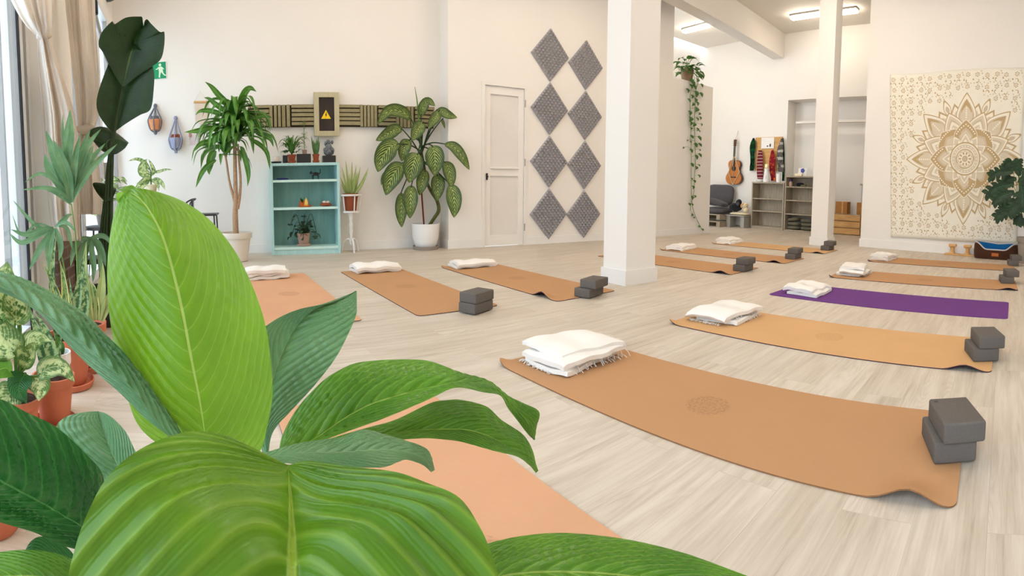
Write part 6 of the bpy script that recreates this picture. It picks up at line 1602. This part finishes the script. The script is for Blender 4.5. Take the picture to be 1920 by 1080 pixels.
tag(MB(p).blob(p + V(0, 0, .02), (.15, .05, .04), .05, p=3).build('eye_pillow', M['olivefab']), 'olive eye pillow beside the black pouch', 'pillow')
# cushions in the bottom
zb = c2s[3] + .001
for k, (px, lift, w_, tilt, lab) in enumerate([(1484, .0, .235, 0, 'bottom left'), (1507, .0, .24, 0, 'bottom right'), (1484, .083, .23, 0, 'middle left'), (1507, .083, .235, 0, 'middle right'), (1485.5, .18, .22, -.14, 'top left, tilted'), (1507, .166, .23, 0, 'top right')]):
    p = onC(px, zb + lift, c2y + .13); cw_ = (c2w - .06) / 2; p.x = c2.x + (-.5 if k % 2 == 0 else .5) * cw_; w_ = cw_ * (.93 if k != 4 else .88)
    tag(MB(p).blob(p + V(0, 0, .042), (w_, .20, .074), .02, p=2.7, rz=.02, seed=k, tilt=Matrix.Rotation(tilt, 3, 'Y')).build('meditation_cushion', M['olivefab'], angle=80), 'olive grey cushion, %s of the heap in the taller shelf unit' % lab, 'cushion', 'cushions heaped in the shelf unit')
# ---------------- pallet seat with grey cushions, stool with plush
yp = 9.25
a, b_ = onY(1318, 410, yp), onY(1367, 410, yp); xc_ = (a.x + b_.x) / 2; W_ = b_.x - a.x
xr = onY(1366, 420, yp).x
t = thing('pallet_seat', 'low seat made of wooden pallets with grey cushions, behind the partition end', 'seat', V(xr - .45, yp, 0))
for z in (.045, .205):
    for k in range(3): MB().box((0, -.28 + .28 * k, z + .065), (.9, .10, .022)).build('slat', M['greywood'], t, False)
    for k in range(3): MB().box((-.4 + .4 * k, 0, z + .004), (.10, .66, .10)).build('bearer', M['greywood'], t, False)
def cushion(c, s, rz, tilt, label, seed, mat='greyfab'):
    c = Vector(c); tag(MB(c).blob(c, s, .015, 28, 14, 4., rz, seed, 0, tilt).build('seat_cushion', M[mat], angle=80), label, 'cushion', 'charcoal cushions on the pallet seat')
cushion((xr - .45, yp - .03, .36), (.90, .56, .135), 0, None, 'flat charcoal seat cushion on the pallet seat', 1)
cushion((xr - .50, yp + .24, .71), (.85, .13, .50), 0, Matrix.Rotation(-.18, 3, 'X'), 'upright charcoal back cushion against the far wall', 2)
cushion((xr - .24, yp - .12, .548), (.44, .40, .11), .25, Matrix.Rotation(.30, 3, 'Y'), 'smaller charcoal cushion leaning sideways on the pallet seat', 3)
ys = 9.3
a, b_ = onY(1369, 410, ys), onY(1403, 410, ys); W_ = b_.x - a.x; zt_ = onY(1386, 403, ys).z
M['greypaint'] = simple('pale grey paint', rgb(158, 154, 144), .6, .3, .06, 12)
t = thing('stool', 'pale grey low stool left of the empty shelf unit', 'stool', V((a.x + b_.x) / 2, ys, 0))
MB().box((0, 0, zt_ - .014), (W_, .34, .028), 0, 0, .006).build('seat', M['greypaint'], t)
for s in (-1, 1): MB().box((s * (W_ / 2 - .06), 0, (zt_ - .03) / 2), (.10, .30, zt_ - .03)).build('leg', M['greypaint'], t, False)
MB().box((0, .08, (zt_ - .03) * .55), (W_ - .22, .02, (zt_ - .03) * .8)).build('apron', M['greypaint'], t, False)
p = V((a.x + b_.x) / 2 - .0, ys, zt_ + .001)
cz = p + V(.03, 0, .03)
tag(MB(cz).blob(cz, (W_ * .95, .32, .058), .03, p=3, seed=6).build('seat_pad', M['creamfab'], angle=80), 'cream fluffy pad on the pale grey stool', 'cushion')
q = p + V(-.05, -.02, .073)
t = thing('plush_toy', 'black plush toy slumped on the cream pad', 'plush toy', q)
m = MB(); m.blob((-.05, 0, .095), (.32, .22, .19), .06, seed=3); m.blob((.06, -.02, .21), (.14, .13, .14), .05, seed=5); m.build('body', M['blackfab'], t)
MB().blob((.085, -.09, .18), (.08, .05, .08), .04).build('muzzle', M['greyfab'], t)
q = p + V(.20, -.03, .07)
t = thing('plush_toy', 'cream plush toy with curled horns beside the black one', 'plush toy', q)
m = MB(); m.blob((.0, 0, .06), (.13, .13, .12), .05, seed=7); m.blob((.0, -.01, .155), (.12, .11, .1), .05, seed=8); m.build('body', M['creamfab'], t)
m = MB(); m.tube([(-.03, -.05, .19), (-.055, -.085, .17), (-.05, -.10, .12), (-.02, -.10, .11)], .018, 8, smooth=6); m.build('horn', M['pine'], t)
m = MB(); m.tube([(.04, -.06, .17), (.08, -.07, .18), (.09, -.07, .14)], .016, 8, smooth=6); m.build('horn', M['pine'], t)
# ---------------- wooden chest with boxes
yc_ = onZ(1590, 440).y; yc_ = 9.58
a, b_ = onY(1552, 420, yc_), onY(1619, 420, yc_); zt_ = onY(1590, 402, yc_).z; W_ = b_.x - a.x; dp_ = .27
t = thing('slatted_chest', 'low honey wood chest of horizontal boards behind the slim pillar', 'chest', V((a.x + b_.x) / 2, yc_ + dp_ / 2, 0))
n = 3
for k in range(n): MB().box((-.03, -dp_ / 2 + .014, zt_ * (k + .5) / n), (W_ - .1, .024, zt_ / n - .022), 0, 0, .004).build('board', M['pine'], t, False)
for s in (-1, 1): MB().box((s * (W_ / 2 - .03), -.002, zt_ / 2), (.06, dp_ - .01, zt_ - .002)).build('side', M['pine'], t, False)
MB().box((0, .01, zt_ * .5), (W_ - .13, dp_ - .08, zt_ - .03)).build('carcass', M['pine'], t, False)
def cbox(px0, px1, ytop, label, mat):
    a, b_ = onY(px0, 390, yc_ + .06), onY(px1, 390, yc_ + .06); z1 = onY((px0 + px1) / 2, ytop, yc_ + .06).z; w_ = b_.x - a.x
    c = V((a.x + b_.x) / 2, yc_ + .06 + .09, zt_ + .0008); t = thing('cardboard_box', label, 'box', c); h = z1 - c.z
    MB().box((0, 0, h / 2), (w_, .17, h), 0, 0, .004).build('carton', M[mat], t, False); MB().box((w_ * .1, -.0855, h * .5), (.03, .001, h)).build('tape', M['board'], t, False)
cbox(1566, 1588, 378, 'brown box on the wooden chest, right beside the slim pillar', 'cardboard')
cbox(1606, 1622, 380, 'brown box on the wooden chest, next to the tapestry wall end', 'cardboard')
a = onY(1615, 404, yc_ + .35); b_ = onY(1614, 346, yc_ + .35)
t = thing('metal_pole', 'thin metal pole standing behind the wooden chest', 'pole', V(a.x, yc_ + .335, 0))
MB().tube([(0, 0, .02), (0, 0, b_.z)], .012, 8).build('pole', M['chrome'], t); MB().lathe([(0, 0), (.05, 0), (.05, .02), (0, .02)], (0, 0, 0), 20).build('foot', M['chrome'], t)
MB().tube([(-.05, 0, b_.z), (.03, 0, b_.z)], .018, 8).build('head', M['chrome'], t)
# ================================================================== LIGHT
w = bpy.data.worlds.new('world'); scene.world = w; w.use_nodes = True
bg = w.node_tree.nodes['Background']
bg.inputs[0].default_value = (.80, .90, 1.0, 1); bg.inputs[1].default_value = 3.2
vs = scene.view_settings
vs.view_transform = 'Standard'; vs.look = 'None'; vs.gamma = 1; vs.use_curve_mapping = False
vs.exposure = EXPOSURE
